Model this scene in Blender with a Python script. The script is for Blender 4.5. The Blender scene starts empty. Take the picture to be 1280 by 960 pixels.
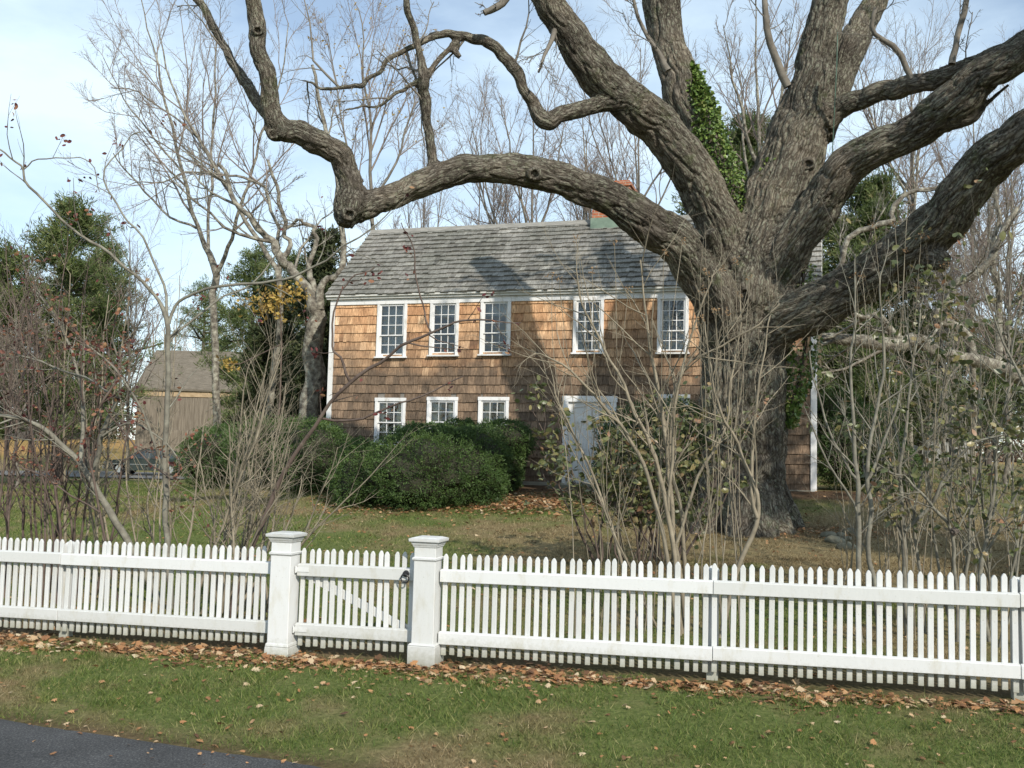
import bpy, bmesh, math, random
import numpy as np
from mathutils import Vector, Matrix, noise
from mathutils.kdtree import KDTree
R = math.radians
SC = bpy.context.scene
COL = SC.collection

# ------------------------------------------------------------------ camera
FPX = 1250.0
CAM = np.array([0.0, 0.0, 1.78])
PITCH = math.atan(92 / FPX); ROLL = R(1.43)
fw = np.array([0, math.cos(PITCH), math.sin(PITCH)])
r0 = np.array([1.0, 0, 0]); u0 = np.array([0, -math.sin(PITCH), math.cos(PITCH)])
CR = r0 * math.cos(ROLL) + u0 * math.sin(ROLL)
CU = -r0 * math.sin(ROLL) + u0 * math.cos(ROLL)
cam_d = bpy.data.cameras.new('camera'); cam = bpy.data.objects.new('camera', cam_d); COL.objects.link(cam)
m = Matrix(((CR[0], CU[0], -fw[0], CAM[0]), (CR[1], CU[1], -fw[1], CAM[1]), (CR[2], CU[2], -fw[2], CAM[2]), (0, 0, 0, 1)))
cam.matrix_world = m
cam_d.sensor_width = 36; cam_d.lens = 36 * FPX / 1280
cam_d.clip_start = 0.1; cam_d.clip_end = 5000
SC.camera = cam

# ------------------------------------------------------------------ light
SUN_EL, SUN_AZ = R(33), R(155)      # azimuth measured clockwise from +Y (view direction)
world = bpy.data.worlds.new('World'); SC.world = world; world.use_nodes = True
nt = world.node_tree; nt.nodes.clear()
def N(nt, t, **k):
    n = nt.nodes.new(t)
    for a, b in k.items(): setattr(n, a, b)
    return n
wo = N(nt, 'ShaderNodeOutputWorld'); bg = N(nt, 'ShaderNodeBackground'); bg.inputs['Strength'].default_value = 0.13
sky = N(nt, 'ShaderNodeTexSky', sky_type='NISHITA'); sky.sun_disc = False
sky.sun_elevation = SUN_EL; sky.sun_rotation = SUN_AZ; sky.air_density = 1.0; sky.dust_density = 0.3; sky.ozone_density = 1.0
tc = N(nt, 'ShaderNodeTexCoord'); mp = N(nt, 'ShaderNodeMapping'); mp.inputs['Scale'].default_value = (1.2, 1.0, 3.2)
mp.inputs['Rotation'].default_value = (0.2, 0.35, 0.3)
nz = N(nt, 'ShaderNodeTexNoise'); nz.inputs['Scale'].default_value = 1.7; nz.inputs['Detail'].default_value = 9; nz.inputs['Roughness'].default_value = 0.55
rp = N(nt, 'ShaderNodeValToRGB'); rp.color_ramp.elements[0].position = 0.38; rp.color_ramp.elements[1].position = 0.64
rp.color_ramp.elements[0].color = (0.22, 0.22, 0.22, 1); rp.color_ramp.elements[1].color = (0.92, 0.92, 0.92, 1)
mx = N(nt, 'ShaderNodeMix', data_type='RGBA'); mx.inputs[7].default_value = (6.1, 7.4, 8.3, 1)
L = nt.links.new
L(tc.outputs['Generated'], mp.inputs[0]); L(mp.outputs[0], nz.inputs['Vector']); L(nz.outputs['Fac'], rp.inputs[0])
L(rp.outputs[0], mx.inputs[0]); L(sky.outputs[0], mx.inputs[6]); L(mx.outputs[2], bg.inputs[0]); L(bg.outputs[0], wo.inputs[0])
sun_d = bpy.data.lights.new('sun', 'SUN'); sun_d.energy = 4.2; sun_d.angle = R(0.6); sun_d.color = (1.0, 0.93, 0.82)
sun = bpy.data.objects.new('sun', sun_d); COL.objects.link(sun)
sv = Vector((math.sin(SUN_AZ) * math.cos(SUN_EL), math.cos(SUN_AZ) * math.cos(SUN_EL), math.sin(SUN_EL)))
sun.rotation_euler = sv.to_track_quat('Z', 'Y').to_euler(); sun.location = (10, -20, 30)
SC.view_settings.view_transform = 'Standard'; SC.view_settings.look = 'None'
SC.view_settings.gamma = 1; SC.view_settings.use_curve_mapping = False
SC.view_settings.exposure = 0.28
SC.cycles.max_bounces = 6; SC.cycles.transparent_max_bounces = 12; SC.cycles.diffuse_bounces = 3

# ------------------------------------------------------------------ helpers
def P(px, py, d):
    return CAM + d * (fw + (px - 640) / FPX * CR - (py - 480) / FPX * CU)
def ray(px, py):
    v = fw + (px - 640) / FPX * CR - (py - 480) / FPX * CU
    return v
def sstep(a, b, x):
    t = min(1, max(0, (x - a) / (b - a))); return t * t * (3 - 2 * t)
UF = np.array([0.968, -0.2517, 0.0]); F0 = np.array([-0.59, 8.66, 0.0])
NF = np.array([-0.2517, -0.968, 0.0])     # towards the camera
def fence_s(x, y): return (y - (8.66 - 0.26 * (x + 0.59))) / 1.033
def zfence(x): return 0.0132 * x + 0.098
def terrain(x, y):
    s = fence_s(x, y)
    z0 = zfence(max(-9, min(9, x))) - 0.075
    if s < 0:
        t = sstep(-2.7, -0.3, s)
        z = -0.10 * (1 - t) + z0 * t
        if s < -7.5: z += 0.0
    else:
        if s < 9.5: zr = 0.063 * s
        else: zr = 0.6 + 0.55 * sstep(9.5, 14.2, s)
        zr += max(0, s - 22) * 0.022 if s < 80 else 58 * 0.022
        zl = 0.035 * min(s, 12) - 0.05 * sstep(12, 30, s)
        zl += 2.0 * sstep(55, 82, y)
        w = sstep(-5.2, -11, x + 0.12 * (23 - y) if y > 23 else x) if False else sstep(5.2, 11, -x + 0.0)
        if y > 24: w = max(w, sstep(4.2, 9, -x) ) 
        z = z0 + zr * (1 - w) + zl * w
    z += 0.02 * noise.noise(Vector((x * 0.35, y * 0.35, 1.3))) * min(1, max(0, abs(s) - 0.2)) * (1 if s > -2.3 else 0)
    if y > 70: z += 0.6 * noise.noise(Vector((x * 0.01, y * 0.01, 7)))
    return z
def G(px, py, dmin=5):
    v = ray(px, py); d = dmin
    while d < 200:
        p = CAM + v * d
        if p[2] < terrain(p[0], p[1]): return p
        d += 0.05
    return p
def GD(px, d, dz=0.0):
    p = P(px, 600, d); z = terrain(p[0], p[1]) + dz
    k = (z - p[2]); q = p.copy(); q[2] = z
    q[0] -= k * 0 ; return q

def mk_mesh(name, V, quads=None, tris=None, smooth=False, attrs=None):
    me = bpy.data.meshes.new(name)
    V = np.asarray(V, dtype=np.float32).reshape(-1, 3)
    me.vertices.add(len(V)); me.vertices.foreach_set('co', V.ravel())
    parts = []; starts = []; off = 0
    if quads is not None and len(quads):
        q = np.asarray(quads, dtype=np.int32).reshape(-1, 4); parts.append(q.ravel()); starts.append(off + 4 * np.arange(len(q))); off += q.size
    if tris is not None and len(tris):
        t = np.asarray(tris, dtype=np.int32).reshape(-1, 3); parts.append(t.ravel()); starts.append(off + 3 * np.arange(len(t))); off += t.size
    if off:
        lv = np.concatenate(parts); st = np.concatenate(starts).astype(np.int32)
        me.loops.add(len(lv)); me.loops.foreach_set('vertex_index', lv)
        me.polygons.add(len(st)); me.polygons.foreach_set('loop_start', st)
        me.update(calc_edges=True)
        me.polygons.foreach_set('use_smooth', np.full(len(st), smooth))
    for k, a in (attrs or {}).items():
        a = np.asarray(a, dtype=np.float32)
        if a.ndim == 1:
            at = me.attributes.new(k, 'FLOAT', 'POINT'); at.data.foreach_set('value', a)
        else:
            at = me.attributes.new(k, 'FLOAT_VECTOR', 'POINT'); at.data.foreach_set('vector', a.ravel())
    me.validate(); me.update()
    return me
def tag(o, label=None, cat=None, group=None, kind=None):
    if label: o['label'] = label
    if cat: o['category'] = cat
    if group: o['group'] = group
    if kind: o['kind'] = kind
    return o
def obj(name, me, mat, parent=None, loc=None):
    if isinstance(me, bpy.types.Mesh):
        me.name = name
        if mat is not None and not me.materials: me.materials.append(mat)
    o = bpy.data.objects.new(name, me); COL.objects.link(o)
    if parent is not None: o.parent = parent
    if loc is not None: o.location = loc
    return o
def thing(name, label, cat, loc=(0, 0, 0), rotz=0, group=None):
    o = bpy.data.objects.new(name, None); COL.objects.link(o); o.empty_display_size = 0.2
    o.location = tuple(float(c) for c in loc); o.rotation_euler = (0, 0, rotz)
    return tag(o, label, cat, group)

class MB:
    """collects boxes / prisms, built as one mesh"""
    def __init__(s): s.V = []; s.F = []; s.T = []; s.r = []
    def add(s, V, F, rnd=0.5):
        o = len(s.V); s.V += [tuple(v) for v in V]; s.r += [rnd] * len(V)
        for f in F:
            (s.F if len(f) == 4 else s.T).append([i + o for i in f])
    def box(s, x0, x1, y0, y1, z0, z1, rnd=0.5):
        V = [(x0, y0, z0), (x1, y0, z0), (x1, y1, z0), (x0, y1, z0), (x0, y0, z1), (x1, y0, z1), (x1, y1, z1), (x0, y1, z1)]
        s.add(V, [(0, 3, 2, 1), (4, 5, 6, 7), (0, 1, 5, 4), (1, 2, 6, 5), (2, 3, 7, 6), (3, 0, 4, 7)], rnd)
    def hexa(s, V, rnd=0.5):
        s.add(V, [(0, 3, 2, 1), (4, 5, 6, 7), (0, 1, 5, 4), (1, 2, 6, 5), (2, 3, 7, 6), (3, 0, 4, 7)], rnd)
    def frust(s, h0, h1, z0, z1, cx=0, cy=0):
        V = [(cx - h0, cy - h0, z0), (cx + h0, cy - h0, z0), (cx + h0, cy + h0, z0), (cx - h0, cy + h0, z0),
             (cx - h1, cy - h1, z1), (cx + h1, cy - h1, z1), (cx + h1, cy + h1, z1), (cx - h1, cy + h1, z1)]
        s.hexa(V)
    def cyl(s, c, ax, r, h, n=16, r2=None):
        """cylinder along axis 0/1/2 centred at c"""
        r2 = r if r2 is None else r2; V = []
        for sgn, rr in ((-1, r), (1, r2)):
            for i in range(n):
                a = 2 * math.pi * i / n; q = [0, 0, 0]
                q[ax] = sgn * h / 2; q[(ax + 1) % 3] = math.cos(a) * rr; q[(ax + 2) % 3] = math.sin(a) * rr
                V.append((c[0] + q[0], c[1] + q[1], c[2] + q[2]))
        V.append(tuple(c[i] - (h / 2 if i == ax else 0) for i in range(3))); V.append(tuple(c[i] + (h / 2 if i == ax else 0) for i in range(3)))
        F = [(i, (i + 1) % n, n + (i + 1) % n, n + i) for i in range(n)]
        F += [(2 * n, (i + 1) % n, i) for i in range(n)] + [(2 * n + 1, n + i, n + (i + 1) % n) for i in range(n)]
        s.add(V, F)
    def mesh(s, name='m', smooth=False):
        return mk_mesh(name, np.array(s.V), s.F, s.T, smooth, {'rnd': np.array(s.r)})
    def build(s, name, mat, parent=None, loc=None, bevel=0):
        me = s.mesh(name)
        if bevel:
            bm = bmesh.new(); bm.from_mesh(me)
            bmesh.ops.bevel(bm, geom=list(bm.edges), offset=bevel, segments=1, affect='EDGES', clamp_overlap=True)
            bm.to_mesh(me); bm.free()
        return obj(name, me, mat, parent, loc)

# ------------------------------------------------------------------ materials
def mat_new(name):
    m = bpy.data.materials.new(name); m.use_nodes = True; t = m.node_tree
    b = t.nodes['Principled BSDF']; b.inputs['Roughness'].default_value = 0.8
    b.inputs['Specular IOR Level'].default_value = 0.3
    return m, t, b
def ramp(t, stops):
    r = N(t, 'ShaderNodeValToRGB'); e = r.color_ramp.elements
    while len(e) < len(stops): e.new(0.5)
    for i, (p, c) in enumerate(stops):
        e[i].position = p; e[i].color = (c[0], c[1], c[2], 1)
    return r
def noise_node(t, scale, detail=4, rough=0.55, coord='Object', stretch=None, vec=None):
    n = N(t, 'ShaderNodeTexNoise'); n.inputs['Scale'].default_value = scale; n.inputs['Detail'].default_value = detail; n.inputs['Roughness'].default_value = rough
    if vec is None:
        c = N(t, 'ShaderNodeTexCoord'); vec = c.outputs[coord]
    if stretch:
        mp = N(t, 'ShaderNodeMapping'); mp.inputs['Scale'].default_value = stretch; t.links.new(vec, mp.inputs[0]); vec = mp.outputs[0]
    t.links.new(vec, n.inputs['Vector']); return n
def bump(t, b, src, dist, strength=1.0, prev=None):
    bp = N(t, 'ShaderNodeBump'); bp.inputs['Strength'].default_value = strength; bp.inputs['Distance'].default_value = dist
    t.links.new(src, bp.inputs['Height'])
    if prev is not None: t.links.new(prev.outputs[0], bp.inputs['Normal'])
    t.links.new(bp.outputs[0], b.inputs['Normal']); return bp
def mixc(t, fac, a, b, mode='MIX'):
    m = N(t, 'ShaderNodeMix', data_type='RGBA', blend_type=mode)
    for sock, v in ((0, fac), (6, a), (7, b)):
        if isinstance(v, (int, float)): m.inputs[sock].default_value = v
        elif isinstance(v, tuple): m.inputs[sock].default_value = (*v, 1)
        else: t.links.new(v, m.inputs[sock])
    return m.outputs[2]

def m_noise(name, stops, scale=4, detail=5, rough=0.85, bdist=0.0, bscale=None, stretch=None, spec=0.3):
    m, t, b = mat_new(name)
    n = noise_node(t, scale, detail, 0.6, stretch=stretch); r = ramp(t, stops)
    t.links.new(n.outputs['Fac'], r.inputs[0]); t.links.new(r.outputs[0], b.inputs['Base Color'])
    b.inputs['Roughness'].default_value = rough; b.inputs['Specular IOR Level'].default_value = spec
    if bdist:
        n2 = noise_node(t, bscale or scale * 4, 5, 0.65, stretch=stretch); bump(t, b, n2.outputs['Fac'], bdist)
    return m
def m_rnd(name, stops, rough=0.6, trans=0.0, spec=0.3, attr='rnd'):
    """colour picked per leaf / shingle from its own random number"""
    m, t, b = mat_new(name)
    a = N(t, 'ShaderNodeAttribute', attribute_name=attr); r = ramp(t, stops)
    t.links.new(a.outputs['Fac'], r.inputs[0]); t.links.new(r.outputs[0], b.inputs['Base Color'])
    b.inputs['Roughness'].default_value = rough; b.inputs['Specular IOR Level'].default_value = spec
    if trans:
        tr = N(t, 'ShaderNodeBsdfTranslucent'); t.links.new(r.outputs[0], tr.inputs[0])
        ms = N(t, 'ShaderNodeMixShader'); ms.inputs[0].default_value = trans
        out = t.nodes['Material Output']
        t.links.new(b.outputs[0], ms.inputs[1]); t.links.new(tr.outputs[0], ms.inputs[2]); t.links.new(ms.outputs[0], out.inputs[0])
    return m
M = {}
# white weathered paint
def white_paint(name, base=(0.58, 0.59, 0.59), dirt=(0.50, 0.49, 0.44)):
    m, t, b = mat_new(name)
    n = noise_node(t, 7, 6, 0.7, stretch=(1, 1, 0.35)); r = ramp(t, [(0.30, dirt), (0.46, base), (1, tuple(min(0.86, c * 1.03) for c in base))])
    t.links.new(n.outputs['Fac'], r.inputs[0])
    n3 = noise_node(t, 60, 3, 0.7); r3 = ramp(t, [(0.27, (0.6, 0.58, 0.52)), (0.36, (1, 1, 1))]); t.links.new(n3.outputs['Fac'], r3.inputs[0])
    cc = mixc(t, 0.7, r.outputs[0], r3.outputs[0], 'MULTIPLY')
    tcz = N(t, 'ShaderNodeTexCoord'); sz = N(t, 'ShaderNodeSeparateXYZ'); t.links.new(tcz.outputs['Object'], sz.inputs[0])
    oi = N(t, 'ShaderNodeObjectInfo'); ni = noise_node(t, 25, 4, 0.7); 
    mz = N(t, 'ShaderNodeMath', operation='MULTIPLY_ADD'); t.links.new(ni.outputs['Fac'], mz.inputs[0]); mz.inputs[1].default_value = -0.22; t.links.new(sz.outputs['Z'], mz.inputs[2])
    rz = N(t, 'ShaderNodeMapRange'); t.links.new(mz.outputs[0], rz.inputs[0]); rz.inputs[1].default_value = 0.06; rz.inputs[2].default_value = -0.10; rz.inputs[3].default_value = 0.0; rz.inputs[4].default_value = 0.75
    cc = mixc(t, rz.outputs[0], cc, (0.26, 0.26, 0.19))
    ro = ramp(t, [(0, (0.86, 0.86, 0.84)), (1, (1.04, 1.04, 1.04))]); t.links.new(oi.outputs['Random'], ro.inputs[0])
    t.links.new(mixc(t, 1.0, cc, ro.outputs[0], 'MULTIPLY'), b.inputs['Base Color'])
    b.inputs['Roughness'].default_value = 0.5
    n2 = noise_node(t, 30, 4, 0.6, stretch=(1, 1, 0.2)); bump(t, b, n2.outputs['Fac'], 0.002)
    return m
M['paint'] = white_paint('white paint')
M['trim'] = white_paint('house trim paint', (0.70, 0.70, 0.70), (0.45, 0.43, 0.38))
M['cornice'] = white_paint('weathered cornice', (0.55, 0.55, 0.52), (0.30, 0.29, 0.26))
M['ridge'] = m_noise('ridge board', [(0.3, (0.16, 0.155, 0.14)), (0.7, (0.3, 0.29, 0.26))], 4, stretch=(1, 6, 6))
M['black'] = m_noise('black iron', [(0.3, (0.01, 0.01, 0.012)), (0.7, (0.03, 0.03, 0.032))], 30, rough=0.4, spec=0.5)

# cedar shingles: per-shingle tone, weathered darker low down the wall
def cedar():
    m, t, b = mat_new('cedar shingles')
    a = N(t, 'ShaderNodeAttribute', attribute_name='rnd')
    fresh = ramp(t, [(0.0, (0.31, 0.155, 0.08)), (0.3, (0.47, 0.265, 0.14)), (0.6, (0.62, 0.385, 0.215)), (0.85, (0.72, 0.50, 0.31)), (1, (0.77, 0.60, 0.42))])
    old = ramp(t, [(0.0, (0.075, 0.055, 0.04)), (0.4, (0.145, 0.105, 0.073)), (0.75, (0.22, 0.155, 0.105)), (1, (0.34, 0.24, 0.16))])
    t.links.new(a.outputs['Fac'], fresh.inputs[0]); t.links.new(a.outputs['Fac'], old.inputs[0])
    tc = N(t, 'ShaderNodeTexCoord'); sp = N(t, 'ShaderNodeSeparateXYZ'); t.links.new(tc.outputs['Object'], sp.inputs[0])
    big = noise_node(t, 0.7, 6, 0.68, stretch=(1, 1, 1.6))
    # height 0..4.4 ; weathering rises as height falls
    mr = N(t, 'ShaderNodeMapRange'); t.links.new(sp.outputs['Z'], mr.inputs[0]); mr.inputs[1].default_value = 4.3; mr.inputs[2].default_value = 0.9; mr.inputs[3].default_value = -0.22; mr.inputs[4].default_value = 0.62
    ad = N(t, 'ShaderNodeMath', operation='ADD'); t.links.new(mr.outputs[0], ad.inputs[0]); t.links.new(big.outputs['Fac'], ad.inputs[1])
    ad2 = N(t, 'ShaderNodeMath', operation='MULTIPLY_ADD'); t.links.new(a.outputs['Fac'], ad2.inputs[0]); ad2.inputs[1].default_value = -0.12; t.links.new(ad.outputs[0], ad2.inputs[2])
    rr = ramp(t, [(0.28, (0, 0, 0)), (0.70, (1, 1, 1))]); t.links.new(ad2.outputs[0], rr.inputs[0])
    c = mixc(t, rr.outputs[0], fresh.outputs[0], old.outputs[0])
    g = noise_node(t, 5, 6, 0.75, stretch=(9, 9, 0.7)); gr = ramp(t, [(0.34, (0.38, 0.33, 0.30)), (0.50, (0.92, 0.9, 0.88)), (0.70, (1.5, 1.5, 1.5))]); t.links.new(g.outputs['Fac'], gr.inputs[0])
    c = mixc(t, 1.0, c, gr.outputs[0], 'MULTIPLY')
    t.links.new(c, b.inputs['Base Color']); b.inputs['Roughness'].default_value = 0.8
    bump(t, b, g.outputs['Fac'], 0.006); return m
M['cedar'] = cedar()
def roofm():
    m, t, b = mat_new('weathered roof shingles')
    a = N(t, 'ShaderNodeAttribute', attribute_name='rnd')
    r = ramp(t, [(0.0, (0.10, 0.095, 0.088)), (0.35, (0.20, 0.19, 0.175)), (0.7, (0.28, 0.27, 0.25)), (1, (0.40, 0.385, 0.355))]); t.links.new(a.outputs['Fac'], r.inputs[0])
    g = noise_node(t, 5, 6, 0.75, stretch=(7, 1, 1)); gr = ramp(t, [(0.35, (0.45, 0.45, 0.43)), (0.55, (0.95, 0.95, 0.95)), (0.75, (1.2, 1.2, 1.18))]); t.links.new(g.outputs['Fac'], gr.inputs[0])
    g2 = noise_node(t, 0.8, 4, 0.6); gr2 = ramp(t, [(0.35, (0.7, 0.72, 0.68)), (0.65, (1.1, 1.1, 1.08))]); t.links.new(g2.outputs['Fac'], gr2.inputs[0])
    c = mixc(t, 1.0, r.outputs[0], gr.outputs[0], 'MULTIPLY'); c = mixc(t, 1.0, c, gr2.outputs[0], 'MULTIPLY')
    t.links.new(c, b.inputs['Base Color']); bump(t, b, g.outputs['Fac'], 0.008); return m
M['roof'] = roofm()
def brickm():
    m, t, b = mat_new('brick')
    tc = N(t, 'ShaderNodeTexCoord'); mp = N(t, 'ShaderNodeMapping'); t.links.new(tc.outputs['Object'], mp.inputs[0])
    sp = N(t, 'ShaderNodeSeparateXYZ'); t.links.new(tc.outputs['Object'], sp.inputs[0])
    ad = N(t, 'ShaderNodeMath', operation='ADD'); t.links.new(sp.outputs['X'], ad.inputs[0]); t.links.new(sp.outputs['Y'], ad.inputs[1])
    cb = N(t, 'ShaderNodeCombineXYZ'); t.links.new(ad.outputs[0], cb.inputs[0]); t.links.new(sp.outputs['Z'], cb.inputs[1])
    br = N(t, 'ShaderNodeTexBrick'); t.links.new(cb.outputs[0], br.inputs['Vector'])
    br.inputs['Scale'].default_value = 1; br.inputs['Brick Width'].default_value = 0.21; br.inputs['Row Height'].default_value = 0.075; br.inputs['Mortar Size'].default_value = 0.008
    br.inputs['Color1'].default_value = (0.42, 0.15, 0.07, 1); br.inputs['Color2'].default_value = (0.30, 0.09, 0.045, 1); br.inputs['Mortar'].default_value = (0.36, 0.31, 0.25, 1)
    n = noise_node(t, 12, 5); r = ramp(t, [(0.3, (0.65, 0.62, 0.6)), (0.6, (1.1, 1.1, 1.1))]); t.links.new(n.outputs['Fac'], r.inputs[0])
    t.links.new(mixc(t, 1.0, br.outputs['Color'], r.outputs[0], 'MULTIPLY'), b.inputs['Base Color'])
    bump(t, b, br.outputs['Fac'], -0.008); return m
M['brick'] = brickm()
M['copper'] = m_noise('green copper flashing', [(0.3, (0.13, 0.18, 0.14)), (0.7, (0.20, 0.27, 0.21))], 8, rough=0.6)
M['curtain'] = m_noise('curtain cloth', [(0.3, (0.55, 0.50, 0.37)), (0.7, (0.78, 0.72, 0.56))], 6, stretch=(12, 12, 0.5), rough=0.9)
M['sheer'] = m_noise('sheer curtain', [(0.3, (0.28, 0.30, 0.31)), (0.7, (0.45, 0.48, 0.5))], 4, stretch=(9, 9, 0.7), rough=0.9)
M['inside'] = m_noise('plaster inside', [(0.3, (0.16, 0.15, 0.13)), (0.7, (0.22, 0.2, 0.18))], 2)
def glassm():
    m, t, b = mat_new('window glass')
    gl = N(t, 'ShaderNodeBsdfGlossy'); gl.inputs['Roughness'].default_value = 0.02; gl.inputs['Color'].default_value = (0.95, 0.97, 1, 1)
    tr = N(t, 'ShaderNodeBsdfTransparent'); tr.inputs[0].default_value = (0.82, 0.86, 0.85, 1)
    fr = N(t, 'ShaderNodeFresnel'); fr.inputs[0].default_value = 1.6
    md = N(t, 'ShaderNodeMath', operation='MULTIPLY_ADD'); md.inputs[1].default_value = 1.0; md.inputs[2].default_value = 0.04; t.links.new(fr.outputs[0], md.inputs[0])
    ms = N(t, 'ShaderNodeMixShader'); t.links.new(md.outputs[0], ms.inputs[0]); t.links.new(tr.outputs[0], ms.inputs[1]); t.links.new(gl.outputs[0], ms.inputs[2])
    n = noise_node(t, 5, 3); bp = N(t, 'ShaderNodeBump'); bp.inputs['Distance'].default_value = 0.03; bp.inputs['Strength'].default_value = 0.6
    t.links.new(n.outputs['Fac'], bp.inputs['Height']); t.links.new(bp.outputs[0], gl.inputs['Normal'])
    t.links.new(ms.outputs[0], t.nodes['Material Output'].inputs[0]); return m
M['glass'] = glassm()
def barkm(name, lo, mid, hi, lich, lichamt=0.5):
    m, t, b = mat_new(name)
    a = N(t, 'ShaderNodeAttribute', attribute_name='bark')
    w = noise_node(t, 6, 4, 0.6, vec=a.outputs['Vector'], stretch=(1, 1, 0.5))
    vm = N(t, 'ShaderNodeVectorMath', operation='MULTIPLY_ADD'); t.links.new(w.outputs['Color'], vm.inputs[0]); vm.inputs[1].default_value = (0.16, 0.16, 0.5); t.links.new(a.outputs['Vector'], vm.inputs[2])
    mp = N(t, 'ShaderNodeMapping'); mp.inputs['Scale'].default_value = (1, 1, 0.20); t.links.new(vm.outputs[0], mp.inputs[0])
    vo = N(t, 'ShaderNodeTexVoronoi', feature='DISTANCE_TO_EDGE'); vo.inputs['Scale'].default_value = 23; t.links.new(mp.outputs[0], vo.inputs['Vector'])
    vo2 = N(t, 'ShaderNodeTexVoronoi', feature='F1'); vo2.inputs['Scale'].default_value = 23; t.links.new(mp.outputs[0], vo2.inputs['Vector'])
    vr = N(t, 'ShaderNodeMapRange'); t.links.new(vo.outputs['Distance'], vr.inputs[0]); vr.inputs[1].default_value = 0.0; vr.inputs[2].default_value = 0.26
    n1 = noise_node(t, 38, 7, 0.78, vec=a.outputs['Vector'], stretch=(1, 1, 0.33))
    n2 = noise_node(t, 1.3, 5, 0.65); n3 = noise_node(t, 24, 5, 0.8)
    hm = N(t, 'ShaderNodeMath', operation='MULTIPLY_ADD'); t.links.new(n1.outputs['Fac'], hm.inputs[0]); hm.inputs[1].default_value = 1.5; t.links.new(vr.outputs[0], hm.inputs[2])
    r1 = ramp(t, [(0.42, lo), (0.95, mid), (1.5, hi)]); 
    sc = N(t, 'ShaderNodeMath', operation='MULTIPLY'); t.links.new(hm.outputs[0], sc.inputs[0]); sc.inputs[1].default_value = 0.50
    r1 = ramp(t, [(0.26, lo), (0.60, mid), (0.95, hi)]); t.links.new(sc.outputs[0], r1.inputs[0])
    pv = N(t, 'ShaderNodeSeparateColor'); t.links.new(vo2.outputs['Color'], pv.inputs[0]); pr = ramp(t, [(0, (0.85, 0.85, 0.85)), (1, (1.12, 1.11, 1.1))]); t.links.new(pv.outputs[0], pr.inputs[0])
    c1 = mixc(t, 0.8, r1.outputs[0], pr.outputs[0], 'MULTIPLY')
    r2 = ramp(t, [(lichamt - 0.06, (0, 0, 0)), (lichamt + 0.08, (1, 1, 1))]); t.links.new(n2.outputs['Fac'], r2.inputs[0])
    r3 = ramp(t, [(0.47, (0, 0, 0)), (0.57, (1, 1, 1))]); t.links.new(n3.outputs['Fac'], r3.inputs[0])
    f = mixc(t, 1.0, r2.outputs[0], r3.outputs[0], 'MULTIPLY'); f = mixc(t, 1.0, f, vr.outputs[0], 'MULTIPLY')
    n5 = noise_node(t, 0.9, 6, 0.7); r5 = ramp(t, [(0.34, (0.50, 0.49, 0.50)), (0.5, (0.95, 0.95, 0.95)), (0.64, (1.45, 1.42, 1.36))]); t.links.new(n5.outputs['Fac'], r5.inputs[0])
    c1 = mixc(t, 1.0, c1, r5.outputs[0], 'MULTIPLY')
    n6 = noise_node(t, 2.7, 5, 0.7); r6 = ramp(t, [(0.56, (0, 0, 0)), (0.68, (0.7, 0.7, 0.7))]); t.links.new(n6.outputs['Fac'], r6.inputs[0])
    c1 = mixc(t, r6.outputs[0], c1, (0.085, 0.10, 0.045))
    t.links.new(mixc(t, f, c1, lich), b.inputs['Base Color']); b.inputs['Roughness'].default_value = 0.95; b.inputs['Specular IOR Level'].default_value = 0.12
    bp = bump(t, b, vr.outputs[0], 0.018); bp2 = bump(t, b, n1.outputs['Fac'], 0.045, prev=bp); bump(t, b, n3.outputs['Fac'], 0.008, prev=bp2)
    return m
M['bigbark'] = barkm('old furrowed bark', (0.045, 0.038, 0.030), (0.150, 0.130, 0.106), (0.245, 0.222, 0.185), (0.27, 0.28, 0.21), 0.44)
M['bark_pale'] = m_noise('pale bark', [(0.34, (0.07, 0.06, 0.048)), (0.5, (0.19, 0.172, 0.14)), (0.66, (0.36, 0.35, 0.285))], 7, 8, bdist=0.05, bscale=13)
M['bark_grey'] = m_noise('grey bark', [(0.3, (0.09, 0.08, 0.065)), (0.7, (0.22, 0.20, 0.17))], 4, 6, bdist=0.01, bscale=20)
M['bark_dark'] = m_noise('dark bark', [(0.3, (0.045, 0.036, 0.03)), (0.7, (0.12, 0.10, 0.085))], 4, 6, bdist=0.01, bscale=20)
M['twig_far'] = m_noise('far twigs', [(0.3, (0.15, 0.12, 0.10)), (0.7, (0.26, 0.215, 0.185))], 2)
M['stem_pale'] = m_noise('straw pale stems', [(0.3, (0.15, 0.13, 0.095)), (0.6, (0.26, 0.225, 0.165)), (0.8, (0.38, 0.34, 0.26))], 6, 5)
M['stem_grey'] = m_noise('smooth grey stems', [(0.3, (0.10, 0.092, 0.075)), (0.55, (0.19, 0.18, 0.145)), (0.8, (0.28, 0.28, 0.23))], 9, 6, bdist=0.002, bscale=60)
M['stem_brown'] = m_noise('brown stems', [(0.3, (0.06, 0.042, 0.035)), (0.7, (0.15, 0.115, 0.095))], 6, 5)
M['yew'] = m_rnd('yew foliage', [(0, (0.022, 0.045, 0.014)), (0.4, (0.055, 0.10, 0.026)), (0.75, (0.09, 0.145, 0.04)), (0.93, (0.16, 0.19, 0.07)), (1, (0.24, 0.17, 0.09))], 0.5, 0.15, 0.35)
M['yewcore'] = m_noise('dark yew core', [(0.3, (0.015, 0.016, 0.009)), (0.7, (0.035, 0.035, 0.02))], 9)
M['pine'] = m_rnd('pine needles', [(0, (0.05, 0.075, 0.025)), (0.5, (0.10, 0.14, 0.045)), (0.85, (0.16, 0.19, 0.07)), (1, (0.24, 0.22, 0.10))], 0.6, 0.2)
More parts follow.
